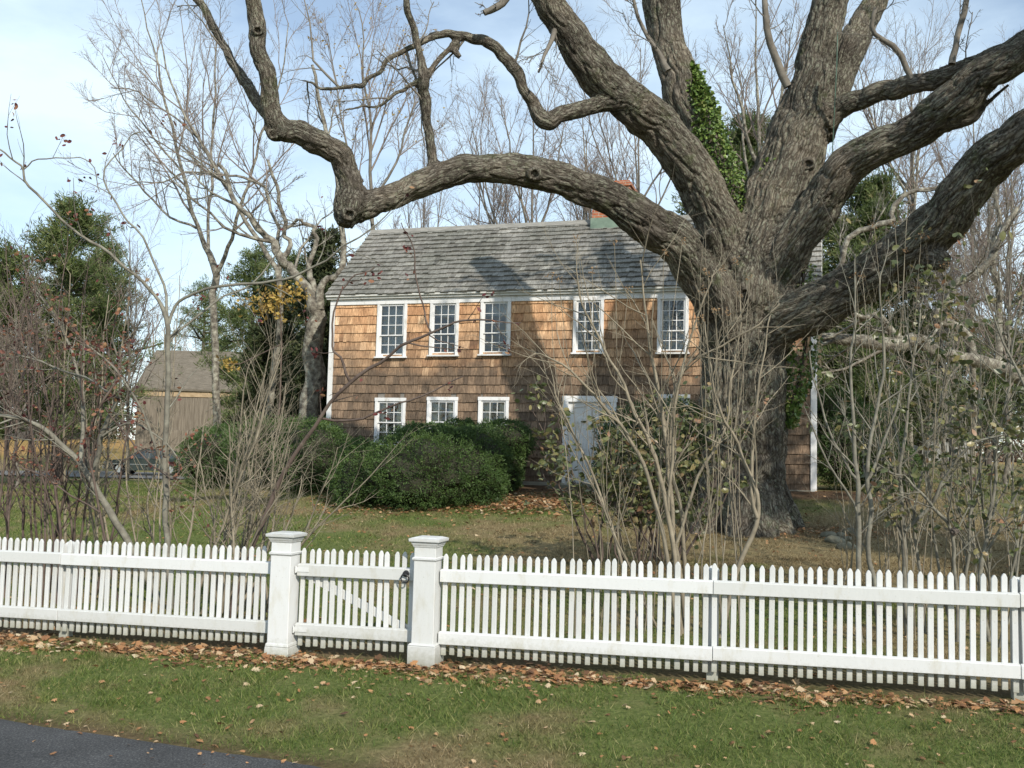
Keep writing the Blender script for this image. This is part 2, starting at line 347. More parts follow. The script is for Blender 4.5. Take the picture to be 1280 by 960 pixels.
M['cedarfol'] = m_rnd('cedar foliage', [(0, (0.02, 0.032, 0.014)), (0.6, (0.045, 0.06, 0.023)), (1, (0.09, 0.095, 0.04))], 0.7, 0.15)
M['olive'] = m_rnd('olive leathery leaves', [(0, (0.05, 0.065, 0.025)), (0.4, (0.10, 0.12, 0.045)), (0.75, (0.17, 0.17, 0.07)), (0.92, (0.24, 0.2, 0.09)), (1, (0.3, 0.16, 0.1))], 0.38, 0.2, 0.5)
M['maroon'] = m_rnd('maroon leaves', [(0, (0.05, 0.02, 0.02)), (0.45, (0.13, 0.035, 0.035)), (0.75, (0.22, 0.09, 0.055)), (1, (0.32, 0.19, 0.10))], 0.6, 0.25)
M['yellow'] = m_rnd('yellow leaves', [(0, (0.22, 0.14, 0.045)), (0.6, (0.38, 0.26, 0.06)), (1, (0.5, 0.37, 0.11))], 0.6, 0.3)
M['seed'] = m_rnd('rusty seed heads', [(0, (0.14, 0.085, 0.045)), (0.6, (0.26, 0.16, 0.08)), (1, (0.38, 0.26, 0.15))], 0.8, 0.2)
M['berry'] = m_rnd('orange berries', [(0, (0.45, 0.16, 0.03)), (1, (0.65, 0.36, 0.08))], 0.4)
M['ivy'] = m_rnd('ivy leaves', [(0, (0.045, 0.08, 0.018)), (0.5, (0.11, 0.18, 0.038)), (0.9, (0.20, 0.28, 0.07)), (1, (0.28, 0.27, 0.10))], 0.4, 0.15, 0.5)
M['litter'] = m_rnd('fallen leaves', [(0, (0.10, 0.055, 0.032)), (0.3, (0.24, 0.12, 0.058)), (0.6, (0.40, 0.205, 0.09)), (0.85, (0.45, 0.30, 0.17)), (1, (0.56, 0.46, 0.31))], 0.75, 0.2)
M['redshrub'] = m_rnd('russet shrub leaves', [(0, (0.10, 0.04, 0.03)), (0.6, (0.2, 0.085, 0.055)), (1, (0.27, 0.15, 0.09))], 0.8, 0.2)
M['farbrush'] = m_rnd('far brush', [(0, (0.07, 0.045, 0.035)), (0.5, (0.14, 0.095, 0.07)), (0.8, (0.20, 0.14, 0.10)), (1, (0.12, 0.13, 0.06))], 0.9, 0.1)
M['stone'] = m_noise('stone', [(0.3, (0.09, 0.085, 0.06)), (0.6, (0.17, 0.165, 0.12)), (0.8, (0.25, 0.24, 0.19))], 9, 6, bdist=0.01)
def grassm():
    m, t, b = mat_new('grass blades')
    a = N(t, 'ShaderNodeAttribute', attribute_name='rnd'); g = N(t, 'ShaderNodeNewGeometry')
    n = noise_node(t, 1.1, 5, 0.65, vec=g.outputs['Position']); n2 = noise_node(t, 0.28, 3, 0.6, vec=g.outputs['Position'])
    grn = ramp(t, [(0, (0.045, 0.08, 0.018)), (0.5, (0.105, 0.155, 0.032)), (0.85, (0.18, 0.215, 0.055)), (1, (0.34, 0.30, 0.14))]); t.links.new(a.outputs['Fac'], grn.inputs[0])
    dry = ramp(t, [(0, (0.11, 0.08, 0.04)), (0.6, (0.24, 0.18, 0.09)), (1, (0.42, 0.34, 0.20))]); t.links.new(a.outputs['Fac'], dry.inputs[0])
    dr = N(t, 'ShaderNodeAttribute', attribute_name='dry')
    s = N(t, 'ShaderNodeMath', operation='ADD'); t.links.new(n.outputs['Fac'], s.inputs[0]); t.links.new(n2.outputs['Fac'], s.inputs[1])
    s2 = N(t, 'ShaderNodeMath', operation='ADD'); t.links.new(s.outputs[0], s2.inputs[0]); t.links.new(dr.outputs['Fac'], s2.inputs[1])
    r = ramp(t, [(0.0, (0, 0, 0)), (1, (1, 1, 1))])
    mr = N(t, 'ShaderNodeMapRange'); t.links.new(s2.outputs[0], mr.inputs[0]); mr.inputs[1].default_value = 0.98; mr.inputs[2].default_value = 1.17
    c = mixc(t, mr.outputs[0], grn.outputs[0], dry.outputs[0])
    t.links.new(c, b.inputs['Base Color']); b.inputs['Roughness'].default_value = 0.6
    tr = N(t, 'ShaderNodeBsdfTranslucent'); t.links.new(c, tr.inputs[0]); ms = N(t, 'ShaderNodeMixShader'); ms.inputs[0].default_value = 0.3
    t.links.new(b.outputs[0], ms.inputs[1]); t.links.new(tr.outputs[0], ms.inputs[2]); t.links.new(ms.outputs[0], t.nodes['Material Output'].inputs[0])
    return m
M['grass'] = grassm()
def groundm():
    m, t, b = mat_new('lawn ground')
    g = N(t, 'ShaderNodeNewGeometry'); v = g.outputs['Position']
    n = noise_node(t, 1.1, 5, 0.65, vec=v); n2 = noise_node(t, 0.28, 3, 0.6, vec=v); n3 = noise_node(t, 22, 6, 0.75, vec=v); n4 = noise_node(t, 0.06, 3, 0.5, vec=v)
    dr = N(t, 'ShaderNodeAttribute', attribute_name='dry'); so = N(t, 'ShaderNodeAttribute', attribute_name='soil'); ye = N(t, 'ShaderNodeAttribute', attribute_name='gold')
    grn = ramp(t, [(0.3, (0.055, 0.075, 0.02)), (0.5, (0.11, 0.135, 0.04)), (0.7, (0.18, 0.19, 0.07))]); t.links.new(n3.outputs['Fac'], grn.inputs[0])
    dry = ramp(t, [(0.3, (0.12, 0.095, 0.05)), (0.5, (0.21, 0.165, 0.085)), (0.7, (0.30, 0.24, 0.13))]); t.links.new(n3.outputs['Fac'], dry.inputs[0])
    soil = ramp(t, [(0.3, (0.045, 0.03, 0.02)), (0.55, (0.11, 0.07, 0.042)), (0.75, (0.2, 0.14, 0.09))]); t.links.new(n3.outputs['Fac'], soil.inputs[0])
    gold = ramp(t, [(0.36, (0.13, 0.10, 0.045)), (0.5, (0.34, 0.20, 0.075)), (0.68, (0.52, 0.33, 0.13))]); t.links.new(n3.outputs['Fac'], gold.inputs[0])
    s = N(t, 'ShaderNodeMath', operation='ADD'); t.links.new(n.outputs['Fac'], s.inputs[0]); t.links.new(n2.outputs['Fac'], s.inputs[1])
    s2 = N(t, 'ShaderNodeMath', operation='ADD'); t.links.new(s.outputs[0], s2.inputs[0]); t.links.new(dr.outputs['Fac'], s2.inputs[1])
    mr = N(t, 'ShaderNodeMapRange'); t.links.new(s2.outputs[0], mr.inputs[0]); mr.inputs[1].default_value = 0.93; mr.inputs[2].default_value = 1.25
    c = mixc(t, mr.outputs[0], grn.outputs[0], dry.outputs[0])
    gm = N(t, 'ShaderNodeMath', operation='MULTIPLY', use_clamp=True); t.links.new(ye.outputs['Fac'], gm.inputs[0]); gm.inputs[1].default_value = 1.0
    c = mixc(t, gm.outputs[0], c, gold.outputs[0])
    c = mixc(t, so.outputs['Fac'], c, soil.outputs[0])
    t.links.new(c, b.inputs['Base Color']); b.inputs['Roughness'].default_value = 0.95; b.inputs['Specular IOR Level'].default_value = 0.1
    bump(t, b, n3.outputs['Fac'], 0.03); return m
M['ground'] = groundm()
def asphaltm():
    m, t, b = mat_new('asphalt')
    g = N(t, 'ShaderNodeNewGeometry'); v = g.outputs['Position']
    n = noise_node(t, 75, 5, 0.85, vec=v); n2 = noise_node(t, 2.2, 5, 0.6, vec=v)
    r = ramp(t, [(0.36, (0.022, 0.023, 0.025)), (0.52, (0.060, 0.061, 0.064)), (0.64, (0.17, 0.17, 0.165))]); t.links.new(n.outputs['Fac'], r.inputs[0])
    r2 = ramp(t, [(0.3, (0.65, 0.65, 0.65)), (0.7, (1.2, 1.2, 1.2))]); t.links.new(n2.outputs['Fac'], r2.inputs[0])
    t.links.new(mixc(t, 1.0, r.outputs[0], r2.outputs[0], 'MULTIPLY'), b.inputs['Base Color']); b.inputs['Roughness'].default_value = 0.85
    bump(t, b, n.outputs['Fac'], 0.006); return m
M['asphalt'] = asphaltm()

# ------------------------------------------------------------------ ground
def grid_axis(fine0, fine1, step, lo, hi, g=1.12):
    a = list(np.arange(fine0, fine1, step)); s = step; x = a[-1]
    while x < hi: s = min(s * g, 60); x += s; a.append(x)
    s = step; x = fine0; b = []
    while x > lo: s = min(s * g, 60); x -= s; b.append(x)
    return np.array(b[::-1] + a)
TREEB = GD(930, 17.0)
def build_ground():
    xs = grid_axis(-7, 7, 0.12, -1500, 1500); ys = grid_axis(5, 24, 0.12, -60, 1600)
    V = []; dry = []; soil = []; gold = []
    for y in ys:
        for x in xs:
            z = terrain(x, y); s = fence_s(x, y)
            V.append((x, y, z))
            e = y - (6.10 - 0.36 * (x + 1.05))
            so = max(0, 1 - abs(e - 0.05) / 0.30) * 0.85
            so = max(so, max(0, 1 - abs(s - 0.25) / 0.75) * 0.8)
            wy = 22.99 - 0.31 * x - y
            if -6.5 < x < 8: so = max(so, sstep(1.7, 0.9, wy) if wy > -0.2 else 0)
            dt = math.hypot(x - TREEB[0] - 1.2, y - TREEB[1] + .3)
            so = max(so, 0.55 * sstep(1.5, 0.6, dt))
            soil.append(so)
            d = 0
            if s > 0: d = 0.03 + 0.33 * sstep(4.2, 1.5, math.hypot((x - TREEB[0] - 0.5) * 0.6, y - TREEB[1] + 1.6))
            else: d = -0.03 + 0.12 * sstep(-1.7, -2.3, s)
            if s > 0 and x > 3: d += 0.07
            if 0 < s < 4: d += 0.05 * sstep(4, 1, s)
            dry.append(d)
            gd = sstep(58, 66, y) * (1 if x < 0 else 0.8)
            gold.append(min(1, max(0, gd * (0.75 + 1.4 * noise.noise(Vector((x * .12, y * .12, 0)))))))
    nx, ny = len(xs), len(ys)
    i = np.arange(ny - 1)[:, None] * nx + np.arange(nx - 1)[None, :]
    Q = np.stack([i, i + 1, i + nx + 1, i + nx], -1).reshape(-1, 4)
    me = mk_mesh('lawn', V, Q, None, True, {'dry': dry, 'soil': soil, 'gold': gold})
    tag(obj('lawn', me, M['ground']), kind='structure')
build_ground()
def sheet(name, pts_l, pts_r, mat, dz, n=40, m_=6):
    V = []; 
    def along(pts, t):
        t *= len(pts) - 1; i = min(int(t), len(pts) - 2); f = t - i
        return np.array(pts[i]) * (1 - f) + np.array(pts[i + 1]) * f
    for a in range(n + 1):
        l = along(pts_l, a / n); r = along(pts_r, a / n)
        for b_ in range(m_ + 1):
            p = l * (1 - b_ / m_) + r * b_ / m_
            V.append((p[0], p[1], dz(p[0], p[1])))
    Q = [(a * (m_ + 1) + b_, a * (m_ + 1) + b_ + 1, (a + 1) * (m_ + 1) + b_ + 1, (a + 1) * (m_ + 1) + b_) for a in range(n) for b_ in range(m_)]
    tag(obj(name, mk_mesh(name, V, Q, None, True), mat), kind='structure')
# road in front (edge slightly ragged)
ed = []
for k in range(201):
    x = -60 + 120 * k / 200
    ed.append((x, 6.10 - 0.36 * (x + 1.05) + 0.02 * noise.noise(Vector((x * 3, 0, 0)))))
rd = random.Random(3)
V = []; 
xs = np.concatenate([np.arange(-60, -6, 1.0), np.arange(-6, 2, 0.04), np.arange(2, 60, 1.0)])
for x in xs:
    ye = 6.10 - 0.36 * (x + 1.05) + 0.035 * noise.noise(Vector((x * 2.5, 0, 0))) + 0.02 * noise.noise(Vector((x * 11, 4, 0)))
    for dy in (0, -0.06, -2.2, -4.5, -7.0):
        V.append((x, ye + dy, -0.085 if dy == 0 else (-0.066 if dy == -0.06 else -0.055 + 0.02 * (dy == -4.5))))
n_ = len(xs)
Q = [(a * 5 + b_ + 1, (a + 1) * 5 + b_ + 1, (a + 1) * 5 + b_, a * 5 + b_) for a in range(n_ - 1) for b_ in range(4)]
tag(obj('road', mk_mesh('road', V, Q, None, True), M['asphalt']), kind='structure')
M['gravel'] = m_noise('driveway asphalt', [(0.3, (0.11, 0.108, 0.105)), (0.7, (0.19, 0.187, 0.18))], 3)
sheet('driveway', [(-75, 47), (-40, 47.5), (-22, 49), (-16.5, 49)], [(-75, 51), (-40, 52), (-24, 58.5), (-14.5, 58.5)], M['gravel'], lambda x, y: terrain(x, y) + 0.05)

# ------------------------------------------------------------------ tubes and branches
def tubes(branches, sides=5):
    """branches: list of (pts list, radii list) -> V, Q, bark coordinate"""
    groups = {}
    for p, r in branches: groups.setdefault(len(p), []).append((p, r))
    Vs, Qs, Bs = [], [], []; off = 0
    ang = np.arange(sides) * 2 * np.pi / sides
    ca, sa = np.cos(ang), np.sin(ang)
    for n, bs in groups.items():
        Pn = np.array([b[0] for b in bs], dtype=np.float64); Rn = np.array([b[1] for b in bs], dtype=np.float64)
        T = np.empty_like(Pn); T[:, 1:-1] = Pn[:, 2:] - Pn[:, :-2]; T[:, 0] = Pn[:, 1] - Pn[:, 0]; T[:, -1] = Pn[:, -1] - Pn[:, -2]
        T /= np.linalg.norm(T, axis=2, keepdims=True) + 1e-9
        mean = Pn[:, -1] - Pn[:, 0]; mean /= np.linalg.norm(mean, axis=1, keepdims=True) + 1e-9
        ref = np.where(np.abs(mean[:, 2:3]) < 0.7, np.array([[0, 0, 1.0]]), np.array([[1.0, 0.1, 0]]))
        Bn = np.cross(T, ref[:, None, :]); Bn /= np.linalg.norm(Bn, axis=2, keepdims=True) + 1e-9
        Nn = np.cross(Bn, T)
        ring = Nn[:, :, None, :] * ca[None, None, :, None] + Bn[:, :, None, :] * sa[None, None, :, None]
        Vv = Pn[:, :, None, :] + ring * Rn[:, :, None, None]
        seg = np.linalg.norm(np.diff(Pn, axis=1), axis=2); v = np.concatenate([np.zeros((len(bs), 1)), np.cumsum(seg, 1)], 1)
        bc = np.stack([ca[None, None, :] * Rn[:, :, None], sa[None, None, :] * Rn[:, :, None], np.repeat(v[:, :, None], sides, 2)], -1)
        base = off + np.arange(len(bs))[:, None, None] * n * sides + np.arange(n - 1)[None, :, None] * sides
        j = np.arange(sides)[None, None, :]; j2 = (j + 1) % sides
        Q = np.stack([base + j, base + j2, base + sides + j2, base + sides + j], -1).reshape(-1, 4)
        Vs.append(Vv.reshape(-1, 3)); Qs.append(Q); Bs.append(bc.reshape(-1, 3)); off += Vv.size // 3
    return np.concatenate(Vs), np.concatenate(Qs), np.concatenate(Bs)
def tube_obj(name, branches, mat, parent=None, sides=5, loc=(0, 0, 0)):
    V, Q, B = tubes(branches, sides); V = V - np.array(loc)
    return obj(name, mk_mesh(name, V, Q, None, sides > 3, {'bark': B}), mat, parent)
def norm(v):
    l = math.sqrt(v[0] * v[0] + v[1] * v[1] + v[2] * v[2]) + 1e-12
    return (v[0] / l, v[1] / l, v[2] / l)
def walk(rng, p, d, Ln, n, wob, up):
    pts = [tuple(p)]; st = Ln / (n - 1); g = rng.gauss
    for _ in range(n - 1):
        d = norm((d[0] + g(0, wob), d[1] + g(0, wob), d[2] + g(0, wob) + up))
        p = (p[0] + d[0] * st, p[1] + d[1] * st, p[2] + d[2] * st); pts.append(p)
    return pts
def spin(rng, d, ang):
    """a direction at angle ang from d, turned at random"""
    g = rng.gauss; q = (g(0, 1), g(0, 1), g(0, 1)); k = q[0] * d[0] + q[1] * d[1] + q[2] * d[2]
    q = norm((q[0] - k * d[0], q[1] - k * d[1], q[2] - k * d[2])); c, s = math.cos(ang), math.sin(ang)
    return (d[0] * c + q[0] * s, d[1] * c + q[1] * s, d[2] * c + q[2] * s)
def out_of_frame(pts):
    for p in pts:
        v = np.array(p) - CAM; z = v.dot(fw)
        if z > 0.5 and abs(v.dot(CR) / z) * FPX < 665 and abs(v.dot(CU) / z) * FPX < 500: return False
    return True
def sprout(out, rng, pts, rad, lvl, cfg, f0=0.2):
    """grow side branches of level lvl from a limb"""
    kids, ratio, ang, wob, up, npt, rmin = cfg[lvl]
    n = len(pts) - 1; tot = sum(math.dist(pts[i], pts[i + 1]) for i in range(n))
    nk = kids if isinstance(kids, int) else max(1, int(kids * tot + rng.random()))
    for k in range(nk):
        f = f0 + (1 - f0) * (k + rng.random()) / nk; t = f * n; i = min(int(t), n - 1); u = t - i
        a, b = pts[i], pts[i + 1]; p = tuple(a[j] + (b[j] - a[j]) * u for j in range(3)); d = norm(tuple(b[j] - a[j] for j in range(3)))
        r = rad[i] + (rad[i + 1] - rad[i]) * u
        Ln = tot * ratio * (1 - 0.45 * f) * rng.uniform(0.6, 1.3)
        if len(cfg[lvl]) and cfg.get('Lmax'): Ln = min(Ln, cfg['Lmax'][lvl] * rng.uniform(0.6, 1.1))
        d2 = spin(rng, d, R(ang) * rng.uniform(0.7, 1.3))
        if cfg.get('ok') and not cfg['ok'](q_ := walk(random.Random(k), p, d2, Ln, 3, 0, 0)): continue
        r2 = max(rmin, min(r * 0.6, Ln * 0.016)); q = walk(rng, p, d2, Ln, npt, wob, up)
        if cfg.get('ok') and not cfg['ok'](q): continue
        rr = [max(rmin * 0.6, r2 * (1 - 0.75 * j / (npt - 1))) for j in range(npt)]
        out.setdefault(lvl, []).append((q, rr))
        if lvl + 1 in cfg: sprout(out, rng, q, rr, lvl + 1, cfg, 0.15)
    return out
# cfg rows: level: (kids, length ratio, angle, wobble, up, points, min radius)
CFG_BARE = {1: (11, 0.62, 42, 0.10, 0.05, 7, 0.03), 2: (8, 0.50, 40, 0.13, 0.05, 6, 0.016), 3: (7, 0.45, 38, 0.15, 0.04, 5, 0.009), 4: (5, 0.5, 36, 0.15, 0.03, 4, 0.006)}
def smooth_line(ctrl, n, wob=0.0, seed=0):
    """Catmull-Rom through control rows (x,y,z,r)"""
    C = np.array(ctrl, dtype=float); m_ = len(C); out = []
    for k in range(n):
        t = k / (n - 1) * (m_ - 1); i = min(int(t), m_ - 2); u = t - i
        a = C[max(i - 1, 0)]; b = C[i]; c = C[i + 1]; d = C[min(i + 2, m_ - 1)]
        q = 0.5 * ((2 * b) + (-a + c) * u + (2 * a - 5 * b + 4 * c - d) * u * u + (-a + 3 * b - 3 * c + d) * u ** 3)
        if wob:
            nv = noise.noise_vector(Vector((seed * 7.1 + t * 1.7, seed, 0))); q[:3] += np.array(nv) * wob
        out.append(q)
    o = np.array(out); o[:, 3] = np.maximum(o[:, 3], 0.0015)
    return [tuple(v) for v in o[:, :3]], list(o[:, 3])
def limb(rows, n=None, wob=0.0, seed=0):
    """rows (px, py, radius px, depth) -> world polyline and radii"""
    ctrl = []
    for px, py, r, d in rows:
        p = P(px, py, d); ctrl.append((p[0], p[1], p[2], r * d / FPX))
    return smooth_line(ctrl, n or (len(rows) - 1) * 4 + 1, wob, seed)

def leaf_quads(C, size, rng, dirs=None, width=0.55, fold=0.25, droop=0.0):
    """folded leaf-shaped faces. C (N,3), size (N,), dirs (N,3) leaf axis"""
    n = len(C); A = dirs if dirs is not None else rng.normal(size=(n, 3))
    A = A + np.array([0, 0, -droop]); A /= np.linalg.norm(A, axis=1, keepdims=True) + 1e-9
    S = np.cross(A, rng.normal(size=(n, 3))); S /= np.linalg.norm(S, axis=1, keepdims=True) + 1e-9
    U = np.cross(A, S); s = np.asarray(size)[:, None]
    V = np.stack([C, C + A * s * 0.5 + S * s * width * 0.5 + U * s * fold * 0.5, C + A * s, C + A * s * 0.45 - S * s * width * 0.5 + U * s * fold * 0.5], 1)
    Q = np.arange(n * 4).reshape(n, 4)
    return V.reshape(-1, 3), Q
def leaves_obj(name, C, size, mat, parent=None, loc=(0, 0, 0), seed=0, **k):
    rng = np.random.default_rng(seed); C = np.asarray(C, float)
    V, Q = leaf_quads(C, size if np.ndim(size) else np.full(len(C), size) * rng.uniform(0.6, 1.3, len(C)), rng, **k)
    rnd = np.repeat(rng.random(len(C)), 4)
    return obj(name, mk_mesh(name, V - np.array(loc), Q, None, False, {'rnd': rnd}), mat, parent)
def tips_of(branches, per=1, rng=random):
    C = []
    for p, r in branches:
        for _ in range(per):
            k = rng.random() ** 0.6 * (len(p) - 1); i = min(int(k), len(p) - 2); u = k - i
            C.append([p[i][j] + (p[i + 1][j] - p[i][j]) * u for j in range(3)])
    return C

# ------------------------------------------------------------------ the big old tree
TD = 17.0
BIG = [
 # trunk
 [(926, 700, 66, 17.2), (927, 655, 60, 17.1), (928, 610, 52, 17), (930, 560, 50, 17), (929, 500, 52, 17), (930, 440, 54, 17), (934, 400, 58, 17), (938, 365, 60, 17), (948, 320, 50, 17), (962, 275, 44, 17), (980, 225, 42, 17), (999, 165, 38, 17), (1014, 105, 31, 17), (1026, 55, 28, 17.1), (1036, 0, 25, 17.2), (1044, -60, 22, 17.3), (1050, -140, 18, 17.4)],
 # right fork of the central stem
 [(1020, 170, 24, 17.1), (1040, 120, 24, 17.3), (1058, 70, 24, 17.6), (1082, 25, 20, 18), (1105, -20, 16, 18.3), (1125, -80, 13, 18.6)],
 # long left leaning stem
 [(930, 400, 34, 17), (915, 335, 34, 16.9), (893, 270, 33, 16.7), (865, 215, 33, 16.5), (832, 168, 32, 16.3), (795, 137, 30, 16.1), (757, 105, 29, 15.9), (725, 65, 26, 15.7), (698, 20, 23, 15.5), (672, -25, 21, 15.3), (640, -80, 18, 15.1)],
 # ivy-clad stem
 [(925, 350, 28, 17.2), (912, 290, 28, 17.3), (895, 235, 28, 17.4), (875, 180, 28, 17.5), (856, 125, 28, 17.6), (843, 80, 25, 17.7), (833, 45, 23, 17.8), (826, 10, 25, 17.9), (822, -40, 24, 18), (815, -100, 20, 18)],
 # low arching limb to the left
 [(918, 430, 40, 16.9), (900, 385, 36, 16.6), (872, 335, 32, 16.3), (842, 300, 30, 16.1), (805, 275, 28, 15.9), (770, 250, 25, 15.8), (720, 231, 22, 15.6), (665, 216, 23, 15.4), (610, 210, 20, 15.3), (560, 216, 20, 15.2), (510, 235, 19, 15.1), (470, 252, 18, 15.0), (442, 262, 22, 14.9), (430, 275, 12, 14.85)],
 # knob and the stem rising from it
 [(430, 283, 12, 14.8), (436, 262, 23, 14.85), (440, 238, 19, 14.9), (432, 208, 17, 14.9), (412, 185, 17, 14.8), (380, 170, 17, 14.7), (350, 163, 15, 14.6), (334, 166, 9, 14.6)],
 [(360, 168, 15, 14.6), (345, 150, 15, 14.6), (337, 115, 13, 14.5), (327, 70, 12, 14.4), (322, 40, 12, 14.4), (316, 0, 11, 14.3), (310, -50, 9, 14.2)],
 [(350, 165, 9, 14.7), (330, 140, 9, 14.8), (312, 112, 9, 14.9), (300, 92, 8, 15), (281, 60, 7, 15.1), (262, 25, 7, 15.2), (238, -8, 6, 15.3)],
 # upright from the arching limb
 [(545, 222, 12, 15.2), (541, 200, 10, 15.2), (536, 165, 9, 15.2), (531, 128, 10, 15.1), (531, 98, 10, 15.0), (523, 62, 7, 15), (512, 20, 7, 14.9), (506, -20, 6, 14.8), (495, -70, 5, 14.7)],
 # elbowed branch from the leaning stem
 [(800, 132, 20, 16.0), (770, 128, 15, 15.9), (738, 134, 13, 15.8), (705, 143, 13, 15.7), (680, 150, 14, 15.6), (668, 133, 11, 15.6), (655, 108, 9, 15.5), (640, 80, 10, 15.5), (620, 62, 9, 15.4), (598, 50, 9, 15.4), (570, 44, 7, 15.3), (545, 46, 6, 15.3), (515, 58, 5, 15.2), (490, 70, 5, 15.2), (473, 88, 4.5, 15.2), (455, 106, 4.5, 15.1), (430, 107, 4, 15.1), (405, 112, 3, 15), (380, 100, 2.5, 15), (350, 103, 2, 15)],
 # upper right big limb
 [(950, 400, 40, 16.9), (968, 345, 38, 16.7), (1000, 290, 34, 16.4), (1035, 240, 31, 16.1), (1062, 207, 29, 15.8), (1095, 185, 28, 15.5), (1135, 170, 28, 15.2), (1178, 140, 32, 14.8), (1215, 108, 30, 14.5), (1255, 80, 26, 14.2), (1300, 50, 24, 13.9), (1360, 10, 20, 13.5)],
 # bough that leaves the central stem to the right
 [(1010, 170, 26, 17), (1045, 140, 18, 16.8), (1080, 122, 15, 16.5), (1115, 112, 15, 16.2), (1150, 103, 15, 15.9), (1185, 95, 17, 15.5), (1225, 80, 17, 15.1), (1270, 55, 15, 14.7), (1330, 20, 12, 14.3)],
 # lowest right limb
 [(930, 440, 38, 16.9), (965, 412, 38, 16.6), (1005, 390, 38, 16.2), (1045, 368, 37, 15.8), (1085, 345, 35, 15.4), (1125, 318, 38, 15.0), (1160, 295, 40, 14.6), (1190, 262, 36, 14.2), (1215, 225, 35, 13.9), (1245, 195, 35, 13.6), (1280, 170, 33, 13.3), (1340, 125, 28, 12.8)],
 # torn strip beside the crotch, stubs
 [(915, 420, 15, 16.4), (900, 370, 12, 16.1), (882, 325, 9, 16.0), (868, 300, 5, 16.0)],
 [(900, 330, 10, 16.2), (891, 300, 9, 15.9), (886, 288, 9, 15.8)],
 [(1190, 150, 14, 14.7), (1215, 146, 9, 14.6), (1232, 130, 4, 14.6), (1262, 105, 2.5, 14.6)],
 [(575, 55, 6, 15.3), (566, 58, 6, 15.3), (575, 72, 4, 15.2)],
 [(531, 100, 7, 15.0), (548, 75, 5, 15.2), (565, 58, 5, 15.3)],
 [(529, 98, 6, 15), (510, 110, 4.5, 15), (492, 118, 4, 14.9), (475, 132, 3.5, 14.9), (450, 132, 3, 14.8), (425, 142, 2.2, 14.7), (412, 155, 1.6, 14.7)],
 [(1160, 318, 18, 14.6), (1176, 325, 14, 14.3), (1184, 328, 10, 14.2)],
 # root flare
 [(905, 600, 24, 17), (888, 650, 22, 16.8), (868, 682, 12, 16.4)], [(950, 600, 24, 16.8), (968, 650, 20, 16.6), (990, 678, 12, 16.4)],
 [(930, 600, 26, 16.6), (926, 655, 22, 16.3), (920, 690, 11, 15.9)], [(915, 600, 20, 17.3), (895, 660, 22, 17.4), (880, 665, 10, 17.8)],
 [(945, 610, 22, 16.6), (955, 660, 20, 16.2), (962, 692, 10, 15.9)], [(955, 590, 20, 17.2), (985, 650, 18, 17.3), (1002, 664, 8, 17.4)],
]
